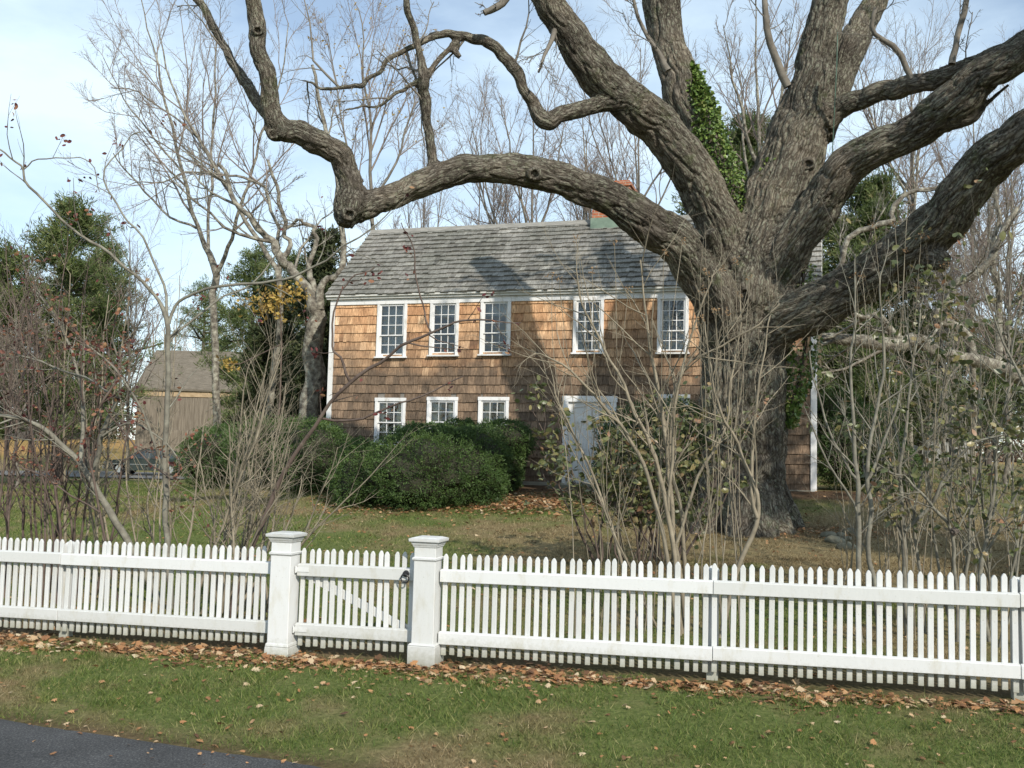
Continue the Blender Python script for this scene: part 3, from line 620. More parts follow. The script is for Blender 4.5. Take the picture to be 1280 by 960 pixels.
def big_tree():
    root = thing('old_shade_tree', 'huge old tree with furrowed bark and wide bare limbs in front of the house', 'tree', (TREEB[0], TREEB[1], TREEB[2]))
    lines = []; rngl = random.Random(5)
    SCL = {1: .95, 2: .88, 3: .95, 4: .93, 5: .93, 6: .92, 7: .85, 8: .72, 9: .84, 10: .84, 11: .85, 12: .83, 17: .8, 18: .8}
    for k, rows in enumerate(BIG):
        rows = [(a, b, c * SCL.get(k, 1) * (0.9 if k < 2 and b < 130 else 1), d) for a, b, c, d in rows]
        n = max(6, (len(rows) - 1) * 6)
        lines.append(limb(rows, n, 0.05 if len(rows) > 6 else 0.0, k))
    V, Q, B = [], [], []; off = 0; rings = []
    bm = bmesh.new(); sides = 20
    tan = []
    for p, r in lines:
        p = np.array(p); n = len(p); T = np.gradient(p, axis=0); T /= np.linalg.norm(T, axis=1, keepdims=True)
        ref = np.array([1.0, 0.2, 0.1]); nrm = np.cross(T[0], ref); nrm /= np.linalg.norm(nrm)
        seg = np.concatenate([[0], np.cumsum(np.linalg.norm(np.diff(p, axis=0), axis=1))])
        vr = []
        for i in range(n):
            nrm = nrm - T[i] * np.dot(nrm, T[i]); nrm /= np.linalg.norm(nrm); b_ = np.cross(T[i], nrm)
            ring = []
            for s in range(sides):
                a = 2 * math.pi * s / sides; q = p[i] + r[i] * (nrm * math.cos(a) + b_ * math.sin(a))
                ring.append(bm.verts.new(q)); rings.append((p[i], T[i], nrm.copy(), b_, seg[i], r[i], q))
            vr.append(ring)
        for i in range(n - 1):
            for s in range(sides): bm.faces.new((vr[i][s], vr[i][(s + 1) % sides], vr[i + 1][(s + 1) % sides], vr[i + 1][s]))
        bm.faces.new(vr[0][::-1]); bm.faces.new(vr[-1])
    bmesh.ops.recalc_face_normals(bm, faces=bm.faces)
    me = bpy.data.meshes.new('t'); bm.to_mesh(me); bm.free()
    o = bpy.data.objects.new('t', me); COL.objects.link(o)
    md = o.modifiers.new('r', 'REMESH'); md.mode = 'VOXEL'; md.voxel_size = 0.026
    sm = o.modifiers.new('s', 'SMOOTH'); sm.factor = 0.6; sm.iterations = 4
    dg = bpy.context.evaluated_depsgraph_get(); me2 = bpy.data.meshes.new_from_object(o.evaluated_get(dg))
    bpy.data.objects.remove(o); bpy.data.meshes.remove(me)
    nv = len(me2.vertices); co = np.empty(nv * 3); me2.vertices.foreach_get('co', co); co = co.reshape(-1, 3)
    no = np.empty(nv * 3); me2.vertices.foreach_get('normal', no); no = no.reshape(-1, 3)
    kd = KDTree(len(rings))
    for i, rg in enumerate(rings): kd.insert(rg[6], i)
    kd.balance()
    idx = np.array([kd.find(c)[1] for c in co])
    Pc = np.array([rg[0] for rg in rings])[idx]; T = np.array([rg[1] for rg in rings])[idx]; Nn = np.array([rg[2] for rg in rings])[idx]
    Bn = np.array([rg[3] for rg in rings])[idx]; sv_ = np.array([rg[4] for rg in rings])[idx]; rr = np.array([rg[5] for rg in rings])[idx]
    D = co - Pc; bark = np.stack([(D * Nn).sum(1), (D * Bn).sum(1), sv_ + (D * T).sum(1)], 1)
    disp = np.zeros(nv); nf = noise.noise
    for i in range(nv):
        r_ = rr[i]; amp = min(0.034, 0.10 * r_); kx = 9 if r_ > 0.2 else 15
        a, b_, c = bark[i]
        w = nf((a * 2.1, b_ * 2.1, c * 0.9)) * 0.35
        n1 = nf((a * kx + w * 2, b_ * kx, c * kx * 0.24 + w * 3)); n2 = nf((a * kx * 2.1, b_ * kx * 2.1 + 9, c * kx * 0.6))
        x, y, z = co[i]; low = nf((x * 1.6, y * 1.6, z * 1.6)) * 0.10 * r_ + nf((x * 3.9, y * 3.9, z * 3.9)) * 0.07 * r_ + nf((a * 5, b_ * 5, c * 2.2)) * 0.012 - 0.004
        rid = 1 - min(1, abs(n1) * 3.2)
        disp[i] = low - amp * rid * rid * 1.5 + amp * 0.55 * n2
    co = co + no * disp[:, None] - np.array(root.location)
    me2.vertices.foreach_set('co', co.ravel().astype(np.float32))
    at = me2.attributes.new('bark', 'FLOAT_VECTOR', 'POINT'); at.data.foreach_set('vector', bark.ravel().astype(np.float32))
    me2.polygons.foreach_set('use_smooth', np.ones(len(me2.polygons), bool)); me2.update()
    obj('trunk', me2, M['bigbark'], root)
    def knot(px, py, d, rr_, k):
        rg_ = random.Random(k); c = np.array(P(px, py, d)); n_ = CAM - c; n_ /= np.linalg.norm(n_); u = np.cross(n_, [0, 0, 1.0]); u /= np.linalg.norm(u); v = np.cross(n_, u); V = []; S1, S2 = 22, 9
        prof = [(0.0, -.9), (.45, -.8), (.66, -.35), (.74, .12), (.92, .26), (1.12, .16), (1.3, -.2), (1.45, -.7), (1.5, -1.2)]
        for a_, (pr, h) in enumerate(prof):
            for b_ in range(S1):
                th = 2 * math.pi * b_ / S1; w = 1 + .22 * noise.noise(Vector((math.cos(th) * 1.3, math.sin(th) * 1.3, k * 3 + a_ * .2))); V.append(c + rr_ * (u * math.cos(th) * pr * w + v * math.sin(th) * pr * w * .9 + n_ * (h + .12 * noise.noise(Vector((b_ * .9, a_ * .8, k)))) * .8))
        Q_ = [(a_ * S1 + b_, a_ * S1 + (b_ + 1) % S1, (a_ + 1) * S1 + (b_ + 1) % S1, (a_ + 1) * S1 + b_) for a_ in range(S2 - 1) for b_ in range(S1)]
        V = np.array(V); obj('knot', mk_mesh('knot', V - np.array(root.location), Q_, None, True, {'bark': V}), M['bigbark'], root)
    for k_, a_ in enumerate(((436, 268, 14.60, .085), (342, 167, 14.50, .07), (668, 218, 15.12, .09), (322, 38, 14.25, .06), (1010, 205, 16.42, .09), (905, 520, 16.28, .10))): knot(*a_, k_)
    # small branches
    rng = random.Random(11); out = {}
    ext = []  # limb ends out of frame, added with leaves to shade the limbs in view
    for a_, pts_, r_ in ((lines[10], [(9.0, 11.6, 8.6), (9.9, 9.2, 10.2), (10.2, 6.6, 11.2)], .26), (lines[12], [(8.6, 10.6, 7.0), (9.8, 8.0, 8.4), (10.6, 5.2, 9.4)], .30), (lines[11], [(9.6, 13.2, 9.6), (11.5, 11.0, 11), (13, 8.4, 11.8)], .18), (lines[0], [(5.6, 15.8, 11.4), (7.2, 13.6, 13.2), (8.6, 11, 14.4)], .26)):
        e_ = a_[0][-1]; rows_ = [(*a_[0][-2], a_[1][-2]), (*e_, a_[1][-1])] + [(*q, r_ * (1 - .28 * i)) for i, q in enumerate(pts_)]
        ext.append(smooth_line(rows_, 18, 0.1, 3))
    eo = {}
    for l in ext: sprout(eo, rng, *l, 2, {2: (18, 0.55, 52, 0.14, 0.02, 7, 0.02), 3: (9, 0.5, 45, 0.16, 0.02, 5, 0.01), 4: (6, 0.5, 42, 0.18, 0.0, 4, 0.006), 'Lmax': {2: 3.2, 3: 1.5, 4: .7}, 'ok': out_of_frame}, 0.15)
    for e_ in ext: tube_obj('limb', [e_], M['bigbark'], root, 10, root.location)
    tube_obj('twig_crown', eo[2] + eo[3] + eo[4], M['bark_grey'], root, 4, root.location)
    leaves_obj('foliage', tips_of(eo[4], 3, rng)[:9000], 0.17, M['litter'], root, root.location, 8, width=.6)  # leaves put outside the view for denser shade
    cfg = {2: (0.9, 0.5, 55, 0.16, 0.03, 7, 0.012), 3: (6, 0.45, 45, 0.18, 0.02, 5, 0.006), 4: (4, 0.5, 42, 0.18, 0.0, 4, 0.004), 'Lmax': {2: 1.7, 3: 0.8, 4: 0.4}}
    for k in (7, 8, 9, 18): sprout(out, rng, *lines[k], 2, cfg, 0.25)
    cfg2 = dict(cfg); cfg2[2] = (0.45, 0.4, 60, 0.16, 0.05, 7, 0.014)
    for k in (1, 2, 6, 11): sprout(out, rng, *lines[k], 2, cfg2, 0.55)
    for rows in ([(1190, 82, 5, 15), (1196, 50, 4, 15), (1205, 10, 4, 15), (1215, -40, 3, 15)], [(1140, 100, 4, 15.5), (1120, 60, 4, 15.5), (1090, 40, 3, 15.5), (1095, 10, 2.5, 15.5)],
                 [(835, 90, 5, 16), (820, 60, 3, 16), (800, 30, 2.5, 16), (790, -10, 2, 16)], [(700, 20, 5, 15.5), (685, 60, 2.5, 15.3), (672, 90, 1.5, 15.2)],
                 [(985, 110, 6, 17), (965, 60, 5, 17), (955, 10, 4, 17), (960, -30, 3, 17)], [(640, -10, 5, 15), (622, 8, 5, 15), (604, 16, 4, 15)]):
        l = limb(rows, 9, 0.03, 2); out.setdefault(1, []).append(l); sprout(out, rng, *l, 2, {**cfg, 2: (5, 0.5, 45, 0.15, 0.03, 6, 0.008)}, 0.2)
    big = out.get(1, []) + out.get(2, []); sml = out.get(3, []) + out.get(4, [])
    for b_ in out.get(1, []): tube_obj('branch', [b_], M['bark_grey'], root, 6, root.location)
    tube_obj('twig_crown', out.get(2, []), M['bark_grey'], root, 6, root.location)
    tube_obj('twig_crown', sml, M['bark_grey'], root, 3, root.location)
    return lines
BIGL = big_tree()

def ivy(label, ctrl, n, seed, spread=1.0):
    """ctrl rows px, py, half width px, depth : a skin of ivy leaves hugging a stem"""
    rng = np.random.default_rng(seed); p, r = limb(ctrl, 60); p = np.array(p); r = np.array(r)
    t = rng.random(n) * (len(p) - 1.001); i = t.astype(int); f = (t - i)[:, None]
    c = p[i] * (1 - f) + p[i + 1] * f; rad = r[i]
    a = rng.uniform(-math.pi * 0.75, math.pi * 0.75, n)     # around the front of the stem
    tc_ = -c + CAM; tc_[:, 2] = 0; tc_ /= np.linalg.norm(tc_, axis=1, keepdims=True); rt = np.cross(tc_, np.array([0, 0, 1.0])) 
    dirv = tc_ * np.cos(a)[:, None] + rt * np.sin(a)[:, None]
    C = c + dirv * (rad * rng.uniform(0.8, 1.45, n) * spread)[:, None] + rng.normal(0, 0.025, (n, 3))
    ax = dirv * 0.5 + rng.normal(0, 0.5, (n, 3)) + np.array([0, 0, -0.5])
    base = p[0]; root = thing('ivy', label, 'ivy', base)
    leaves_obj('foliage', C, 0.07, M['ivy'], root, base, seed, dirs=ax, width=0.95, fold=0.3)
    st = []; rg = random.Random(seed)
    for k in range(5):
        st.append(([tuple(q + np.array([rg.gauss(0, .03), -0.85 * rr_, rg.gauss(0, .03)])) for q, rr_ in zip(p[::4], r[::4])], [0.012] * len(p[::4])))
    tube_obj('vine_stem', st, M['bark_dark'], root, 4, base)
ivy('dense green ivy climbing the thick leaning stem left of the central trunk', [(936, 310, 6, 16.8), (926, 285, 13, 16.9), (914, 250, 16, 17.0), (902, 215, 17, 17.1), (889, 175, 15, 17.2), (878, 135, 12, 17.3), (870, 108, 7, 17.4), (864, 85, 2, 17.5)], 4300, 1)
ivy('narrow strip of green ivy on the left edge of the central trunk', [(940, 300, 3, 16.7), (948, 265, 4, 16.7), (957, 230, 4, 16.7), (965, 195, 2, 16.7)], 420, 2)
ivy('green ivy hanging down the right side of the old tree trunk above the lawn', [(1003, 330, 10, 16.6), (1000, 380, 13, 16.8), (1003, 430, 15, 16.9), (998, 470, 13, 16.9), (990, 505, 7, 16.8), (985, 530, 4, 16.8)], 1700, 3)
# thin green cable hanging down the central stem
cb = [tuple(P(px, py, 16.45 - 0.1 * math.sin(k))) for k, (px, py) in enumerate([(1047, 40), (1046, 80), (1044, 120), (1042, 160), (1040, 200)])]
cbo = tube_obj('cable', [(cb, [0.009] * 5)], m_noise('green cable', [(0.3, (0.05, 0.10, 0.07)), (0.7, (0.09, 0.15, 0.11))], 9, rough=0.5), None, 6)
tag(cbo, 'thin green cable hanging down the central stem of the old tree', 'cable')

# ------------------------------------------------------------------ house
WU = np.array([1.0, -0.31, 0]); WU /= np.linalg.norm(WU); WN = np.array([WU[1] * -1, WU[0], 0])  # WN points to the back
W0 = np.array([0, 22.99, 0]); WF = -WN
def wall_hit(px, py):
    v = ray(px, py); k = np.dot(W0 - CAM, WN) / np.dot(v, WN); p = CAM + v * k
    return np.dot(p - W0, WU), p[2]
tL = wall_hit(413, 450)[0]; tR = wall_hit(1019, 545)[0]
ZG = 1.15; ZE = 5.52; ZB = ZG
HO = W0 + WU * tL; HROT = math.atan2(WU[1], WU[0]); HW = tR - tL
house = thing('shingled_house', 'old two storey house with brown cedar shingle wall, white trimmed windows and grey shingle roof', 'house', (HO[0], HO[1], ZG), HROT)
# local coordinates: x along the wall, y towards the back, z up from the ground
def H(px, py):
    t, z = wall_hit(px, py); return t - tL, z - ZG
DEP = 6.4; RY = 2.3; HE = ZE - ZG; HR = HE + 2.12
wins = []   # (x0, x1, z0, z1, rows, cols, type)
for (xa, xb, ya, yb) in ((472, 509, 377, 446), (538, 574, 376, 444), (601, 639, 374, 443), (717, 755, 372, 441), (822, 861, 370, 441)):
    x0, z1 = H(xa, (ya + yb) / 2)[0], H((xa + xb) / 2, ya)[1]; x1, z0 = H(xb, (ya + yb) / 2)[0], H((xa + xb) / 2, yb)[1]
    wins.append((x0, x1, z0, z1, 'up'))
zlow = 0.93; zt = 0
for (xa, xb, ya) in ((469, 507, 498), (534, 572, 497), (598, 636, 497), (822, 862, 494)):
    x0 = H(xa, 530)[0]; x1 = H(xb, 530)[0]; z1 = H((xa + xb) / 2, ya)[1]
    wins.append((x0, x1, z1 - 1.10, z1, 'low'))
dx0 = H(704, 540)[0]; dx1 = dx0 + 1.22; dz1 = H(730, 496)[1]
openings = [(w[0] + 0.05, w[1] - 0.05, w[2] + 0.05, w[3] - 0.05) for w in wins] + [(dx0 + 0.04, dx1 - 0.04, 0.10, dz1 - 0.04)]
# wall sheathing as cells around the openings
def wall_cells():
    mb = MB()
    X = sorted(set([0, HW] + [o[0] for o in openings] + [o[1] for o in openings])); Z = sorted(set([0, HE] + [o[2] for o in openings] + [o[3] for o in openings]))
    for i in range(len(X) - 1):
        for j in range(len(Z) - 1):
            cx, cz = (X[i] + X[i + 1]) / 2, (Z[j] + Z[j + 1]) / 2
            if any(o[0] < cx < o[1] and o[2] < cz < o[3] for o in openings): continue
            mb.add([(X[i], 0, Z[j]), (X[i + 1], 0, Z[j]), (X[i + 1], 0, Z[j + 1]), (X[i], 0, Z[j + 1])], [(0, 1, 2, 3)], 0.2)
    # other walls
    mb.add([(HW, 0, 0), (HW, DEP, 0), (HW, DEP, 3.4), (HW, RY, HR), (HW, 0, HE)][:4] , [(0, 1, 2, 3)], 0.4)
    mb.add([(HW, 0, 0), (HW, RY, HR), (HW, 0, HE)], [(0, 1, 2)], 0.4)
    mb.add([(0, DEP, 0), (0, 0, 0), (0, RY, HR), (0, DEP, 3.4)], [(0, 1, 2, 3)], 0.4); mb.add([(0, 0, 0), (0, 0, HE), (0, RY, HR)], [(0, 1, 2)], 0.4)
    mb.add([(HW, DEP, 0), (0, DEP, 0), (0, DEP, 3.4), (HW, DEP, 3.4)], [(0, 1, 2, 3)], 0.4)
    mb.add([(0, 0, 2.35), (HW, 0, 2.35), (HW, DEP, 2.35), (0, DEP, 2.35)], [(0, 1, 2, 3)], 0.4)   # upper floor
    mb.add([(0, 0, 0.05), (HW, 0, 0.05), (HW, DEP, 0.05), (0, DEP, 0.05)], [(0, 1, 2, 3)], 0.4)
    return mb
wc = wall_cells()
wall = wc.build('wall', M['inside'], house)
sh = MB(); rg = random.Random(8)
EXP = 0.208; ncrs = int(HE / EXP)
def shingle(mb, x0, x1, z0, z1, rnd, th=0.022):
    j = rg.uniform(-0.004, 0.004); zb = z0 + rg.uniform(-0.006, 0.006)
    yb, yt = -(th + 0.006 + j + rg.uniform(0, 0.006)), -0.006
    mb.hexa([(x0, yb, zb), (x1, yb + rg.uniform(-.003, .003), zb + rg.uniform(-.004, .004)), (x1, 0.0, z0), (x0, 0.0, z0), (x0, yt, z1), (x1, yt, z1), (x1, 0.0, z1), (x0, 0.0, z1)], rnd)
for c in range(ncrs + 1):
    z0 = c * EXP + 0.02; z1 = min(HE, z0 + EXP + 0.012)
    row = rg.uniform(-0.12, 0.12); x = 0.10
    while x < HW - 0.1:
        w = rg.choice((0.09, 0.11, 0.13, 0.15, 0.17, 0.2, 0.23)); xe = min(HW - 0.1, x + w); xm = (x + xe) / 2
        rnd = min(1, max(0, rg.gauss(0.5, 0.15) + row * .7))
        zs = [(z0, z1)]
        segs = [(x, xe)]
        for o in openings:
            if o[0] < xe and o[1] > x and o[2] < z1 and o[3] > z0:
                ns = []
                for a, b_ in segs:
                    if o[0] <= a and o[1] >= b_:
                        if z0 < o[2] - 0.02: shingle(sh, a, b_ - 0.004, z0, o[2], rnd)
                        if o[3] + 0.02 < z1: shingle(sh, a, b_ - 0.004, o[3], z1, rnd)
                    else:
                        if a < o[0]: ns.append((a, o[0]))
                        if b_ > o[1]: ns.append((o[1], b_))
                segs = ns
        for a, b_ in segs:
            if b_ - a > 0.012: shingle(sh, a, b_ - 0.004, z0, z1, rnd)
        x = xe
sh.build('shingle_siding', M['cedar'], wall)
# right and left gable shingles (courses)
gs = MB()
for side in (0, 1):
    for c in range(int(HR / EXP)):
        z0 = c * EXP; y = 0.1
        def ymax(z): return DEP - (max(0, z - 3.4) / (HR - 3.4)) * (DEP - RY)
        def ymin(z): return 0.1 if z < HE else 0.1 + (z - HE) / (HR - HE) * RY
        y = ymin(z0 + EXP)
        while y < ymax(z0 + EXP) - 0.05:
            ye = min(ymax(z0 + EXP), y + rg.uniform(0.1, 0.24)); xb = HW if side else 0; s = 1 if side else -1
            gs.hexa([(xb + s * .024, y, z0), (xb + s * .024, ye - .004, z0), (xb, ye - .004, z0), (xb, y, z0), (xb + s * .006, y, z0 + EXP + .01), (xb + s * .006, ye - .004, z0 + EXP + .01), (xb, ye - .004, z0 + EXP + .01), (xb, y, z0 + EXP + .01)], rg.random())
            y = ye
gs.build('gable_siding', M['cedar'], wall)
# roof with its shingles
OVX, OVY = 0.12, 0.16
def roof_pt(x, s, lift, back=False):
    """s 0 eaves .. 1 ridge"""
    if not back:
        y = -OVY + (RY + OVY) * s; z = HE + 0.10 + (HR - HE) * (s) ; return (x, y - lift * 0.68, z + lift * 0.73)
    y = DEP + 0.2 - (DEP + 0.2 - RY) * s; z = 3.35 + (HR + 0.10 - 3.35) * s; return (x, y + lift * 0.6, z + lift * 0.8)
rf = MB()
for back in (False, True):
    a, b_, c, d = roof_pt(-OVX, 0, 0, back), roof_pt(HW + OVX, 0, 0, back), roof_pt(HW + OVX, 1, 0, back), roof_pt(-OVX, 1, 0, back)
    a2, b2, c2, d2 = [roof_pt(q, s_, -0.07, back) for q, s_ in ((-OVX, 0), (HW + OVX, 0), (HW + OVX, 1), (-OVX, 1))]
    rf.hexa([a2, b2, c2, d2, a, b_, c, d] if not back else [b2, a2, d2, c2, b_, a, d, c])
roof = rf.build('roof', M['cornice'], house)
rs = MB(); NR = 15
for back in (False, True):
    nr = NR if not back else 22
    for c in range(nr):
        s0 = c / nr; s1 = min(1.0, (c + 1.15) / nr); x = -OVX - 0.01; row = rg.uniform(-0.1, 0.1)
        while x < HW + OVX:
            xe = min(HW + OVX + .01, x + rg.choice((0.09, 0.12, 0.14, 0.17, 0.2))); ln = 0.042 + rg.uniform(-0.008, 0.018); js = rg.uniform(-0.006, 0.006)
            rnd = min(1, max(0, rg.gauss(0.5, 0.13) + row))
            V = [roof_pt(x, s0 + js - 0.004, ln, back), roof_pt(xe - .005, s0 + js - 0.004, ln + rg.uniform(-.004, .004), back), roof_pt(xe - .005, s0 + js - 0.004, 0.003, back), roof_pt(x, s0 + js - 0.004, 0.003, back),
                 roof_pt(x, s1, 0.006, back), roof_pt(xe - .005, s1, 0.006, back), roof_pt(xe - .005, s1, 0.003, back), roof_pt(x, s1, 0.003, back)]
            rs.hexa(V, rnd); x = xe
rso = rs.build('roof_shingle_layer', M['roof'], roof)
rb = MB(); zr_ = HR + 0.13
rb.hexa([(-OVX, RY - 0.14, zr_ - 0.10), (HW + OVX, RY - 0.14, zr_ - 0.10), (HW + OVX, RY + 0.14, zr_ - 0.10), (-OVX, RY + 0.14, zr_ - 0.10), (-OVX, RY - 0.03, zr_ + 0.03), (HW + OVX, RY - 0.03, zr_ + 0.03), (HW + OVX, RY + 0.03, zr_ + 0.03), (-OVX, RY + 0.03, zr_ + 0.03)])
rb.build('ridge_board', M['ridge'], roof)
# chimney
cx = H(763, 300)[0] - 0.42; ch = MB()
cw = 0.47
ch.box(cx - cw, cx + cw, RY - 0.3, RY + 0.5, HR - 0.3, HR + 0.90)
ch.box(cx - cw - .04, cx + cw + .04, RY - 0.34, RY + 0.54, HR + 0.90, HR + 0.975)
ch.box(cx - cw + .02, cx + cw - .02, RY - 0.28, RY + 0.48, HR + 0.975, HR + 1.05)
cho = ch.build('chimney', M['brick'], roof)
fl = MB(); fl.box(cx - cw - .03, cx + cw + .03, RY - 0.335, RY + 0.53, HR - 0.3, HR + 0.125); fl.build('flashing', M['copper'], roof)
# trim
tr = MB(); tr.box(-0.03, HW + 0.03, -0.055, 0, HE - 0.13, HE + 0.0); tr.build('frieze_board', M['trim'], house, bevel=0.004)
co_ = MB(); co_.box(-OVX + .02, HW + OVX - .02, -0.12, -0.0, HE + 0.002, HE + 0.055); co_.box(-OVX + .01, HW + OVX - .01, -0.165, -0.0, HE + 0.057, HE + 0.10)
co_.build('cornice', M['cornice'], house, bevel=0.004)
for side in (0, 1):
    cb_ = MB(); x0 = -0.03 if side == 0 else HW - 0.09
    cb_.box(x0, x0 + 0.12, -0.048, 0.0, -0.25, HE - 0.132); xs0 = -0.034 if side == 0 else HW + 0.002
    cb_.box(xs0, xs0 + 0.032, -0.047, 0.12, -0.25, HE - 0.134); cb_.build('corner_board', M['trim'], house, bevel=0.003)
# rake boards
for side in (0, 1):
    k = MB(); x0 = -OVX - 0.012 if side == 0 else HW + OVX - 0.016
    a = roof_pt(0, 0, -0.13); b_ = roof_pt(0, 1, -0.13); c = roof_pt(0, 1, 0.01); d = roof_pt(0, 0, 0.01)
    k.hexa([(x0, a[1], a[2]), (x0 + .028, a[1], a[2]), (x0 + .028, b_[1], b_[2]), (x0, b_[1], b_[2]), (x0, d[1], d[2]), (x0 + .028, d[1], d[2]), (x0 + .028, c[1], c[2]), (x0, c[1], c[2])])
    k.build('rake_board', M['cornice'], roof)
fd = MB(); fd.box(0.09, HW - 0.09, -0.035, -0.001, -0.5, 0.10); fd.build('sill_board', m_noise('weathered board', [(0.3, (0.2, 0.19, 0.15)), (0.7, (0.32, 0.30, 0.24))], 4, stretch=(1, 1, 8)), house)
def window(x0, x1, z0, z1, kind, k):
    fr = MB(); cw_ = 0.072
    fr.box(x0, x0 + cw_, -0.06, 0.05, z0, z1); fr.box(x1 - cw_, x1, -0.06, 0.05, z0, z1)
    fr.box(x0 - 0.01, x1 + 0.01, -0.066, 0.05, z1 - cw_, z1 + 0.012)
    w = fr.build('window', M['trim'], house, bevel=0.004)
    sl = MB(); sl.hexa([(x0 - .03, -.105, z0 - .035), (x1 + .03, -.105, z0 - .035), (x1 + .03, .05, z0 - .035), (x0 - .03, .05, z0 - .035), (x0 - .03, -.105, z0 - 0.002), (x1 + .03, -.105, z0 - 0.002), (x1 + .03, .05, z0 + 0.02), (x0 - .03, .05, z0 + 0.02)])
    sl.build('sill', M['trim'], w)
    ix0, ix1, iz0, iz1 = x0 + cw_, x1 - cw_, z0 + 0.01, z1 - cw_
    up, lo = (3, 2) if kind == 'up' else (2, 2)
    mid = iz0 + (iz1 - iz0) * (lo / (up + lo)) ; st = 0.036; mu = 0.016
    for (a, b_, rows, yy, nm) in ((iz0, mid + 0.014, lo, 0.028, 'lower_sash'), (mid - 0.008, iz1, up, -0.002, 'upper_sash')):
        s = MB()
        s.box(ix0, ix0 + st, yy - .03, yy, a, b_); s.box(ix1 - st, ix1, yy - .03, yy, a, b_)
        bb = 0.065 if nm == 'lower_sash' else 0.026; tt = 0.026 if nm == 'lower_sash' else 0.04
        s.box(ix0 + st, ix1 - st, yy - .03, yy, a, a + bb); s.box(ix0 + st, ix1 - st, yy - .03, yy, b_ - tt, b_)
        for c in (1, 2):
            xc = ix0 + st + (ix1 - ix0 - 2 * st) * c / 3; s.box(xc - mu / 2, xc + mu / 2, yy - .026, yy - .002, a + bb, b_ - tt)
        for r_ in range(1, rows):
            zc = a + bb + (b_ - a - bb - tt) * r_ / rows; s.box(ix0 + st, ix1 - st, yy - .0245, yy - .0035, zc - mu / 2, zc + mu / 2)
        s.build('sash', M['trim'], w)
        g = MB(); g.add([(ix0 + st, yy - .012, a + bb), (ix1 - st, yy - .012, a + bb), (ix1 - st, yy - .012, b_ - tt), (ix0 + st, yy - .012, b_ - tt)], [(0, 1, 2, 3)])
        g.build('pane', M['glass'], w)
    # curtains, pleated
    def curtain(a, b_, zz0, zz1, mat):
        n = 22; V = []
        for i in range(n + 1):
            x = a + (b_ - a) * i / n; yy = 0.13 + 0.014 * math.sin(i * 2.1) + 0.008 * math.sin(i * 0.9 + k)
            V += [(x, yy, zz0), (x, yy, zz1)]
        Q_ = [(2 * i, 2 * i + 2, 2 * i + 3, 2 * i + 1) for i in range(n)]
        obj('curtain', mk_mesh('curtain', V, Q_, None, True), mat, w)
    wd = ix1 - ix0
    if kind == 'low':
        curtain(ix0 - .03, ix0 + wd * 0.36, iz0 - .02, iz1 + .03, M['curtain']); curtain(ix1 - wd * 0.34, ix1 + .03, iz0 - .02, iz1 + .03, M['curtain'])
    elif k == 0: curtain(ix0 - .03, ix1 + .03, iz0 - .02, iz1 + .03, M['sheer'])
    elif k in (3, 4):
        curtain(ix0 - .03, ix0 + wd * .4, iz0 - .02, iz1 + .03, M['sheer']); curtain(ix1 - wd * .4, ix1 + .03, iz0, iz1 + .03, M['sheer'])
    else: curtain(ix0 - .03, ix1 + .03, iz0 + 0.75 * (iz1 - iz0), iz1 + .03, M['sheer'])
for k, w in enumerate(wins): window(*w, k)
# door
df = MB(); df.box(dx0, dx0 + 0.12, -0.07, 0.04, 0.0, dz1); df.box(dx1 - 0.12, dx1, -0.07, 0.04, 0.0, dz1); df.box(dx0 - .02, dx1 + .02, -0.078, 0.04, dz1 - 0.12, dz1 + 0.015)
dfo = df.build('door_frame', M['trim'], house, bevel=0.005)
dd = MB(); a, b_ = dx0 + 0.12, dx1 - 0.12; zt = dz1 - 0.12; dd.box(a, b_, 0.0, 0.04, 0.10, zt)
for (p, q) in ((a, a + .11), (b_ - .11, b_), ((a + b_) / 2 - .055, (a + b_) / 2 + .055)): dd.box(p, q, -0.018, -0.001, 0.10, zt)
for (p, q) in ((0.10, 0.30), (0.85, 1.0), (1.45, 1.56), (zt - .12, zt)):
    dd.box(a + .112, (a + b_) / 2 - .057, -0.017, -0.001, p, q); dd.box((a + b_) / 2 + .057, b_ - .112, -0.017, -0.001, p, q)
do = dd.build('door', M['trim'], house)
kn = MB(); kn.cyl((b_ - .07, -0.045, 0.95), 1, 0.03, 0.05, 12, 0.02); kn.build('knob', M['black'], do)
stp = MB(); stp.box(dx0 - 0.15, dx1 + 0.15, -0.75, -0.05, -0.35, 0.06); stp.build('door_step', M['stone'], house, bevel=0.015)

# ------------------------------------------------------------------ fence
FROT = math.atan2(UF[1], UF[0])
def fence_t(px, py):
    v = ray(px, py); nrm = np.array([NF[0], NF[1], 0]); k = np.dot(F0 - CAM, nrm) / np.dot(v, nrm); p = CAM + v * k
    return np.dot(p - F0, UF)
tA = fence_t(357, 750); tB = fence_t(535, 760)
# local frame: x along fence, y away from the camera, origin F0 at z=0
def zline(t): return zfence(F0[0] + UF[0] * t)
pk = MB(); w_, th_ = 0.021, 0.011; PH = 0.855
prof = [(-w_, 0), (w_, 0), (w_, PH - 0.030), (0.0125, PH - 0.011), (0.004, PH), (-0.004, PH), (-0.0125, PH - 0.011), (-w_, PH - 0.030)]
n = len(prof); V = [(x, -th_, z) for x, z in prof] + [(x, th_, z) for x, z in prof]
bmk = bmesh.new(); vv = [bmk.verts.new(v) for v in V]
bmk.faces.new(vv[:n]); bmk.faces.new(vv[n:][::-1])
for i in range(n): bmk.faces.new((vv[i], vv[i + n], vv[(i + 1) % n + n], vv[(i + 1) % n]))
bmesh.ops.recalc_face_normals(bmk, faces=bmk.faces)
bmesh.ops.bevel(bmk, geom=[e for e in bmk.edges], offset=0.003, segments=1, affect='EDGES', clamp_overlap=True)
picket_me = bpy.data.meshes.new('picket'); bmk.to_mesh(picket_me); bmk.free(); picket_me.materials.append(M['paint'])
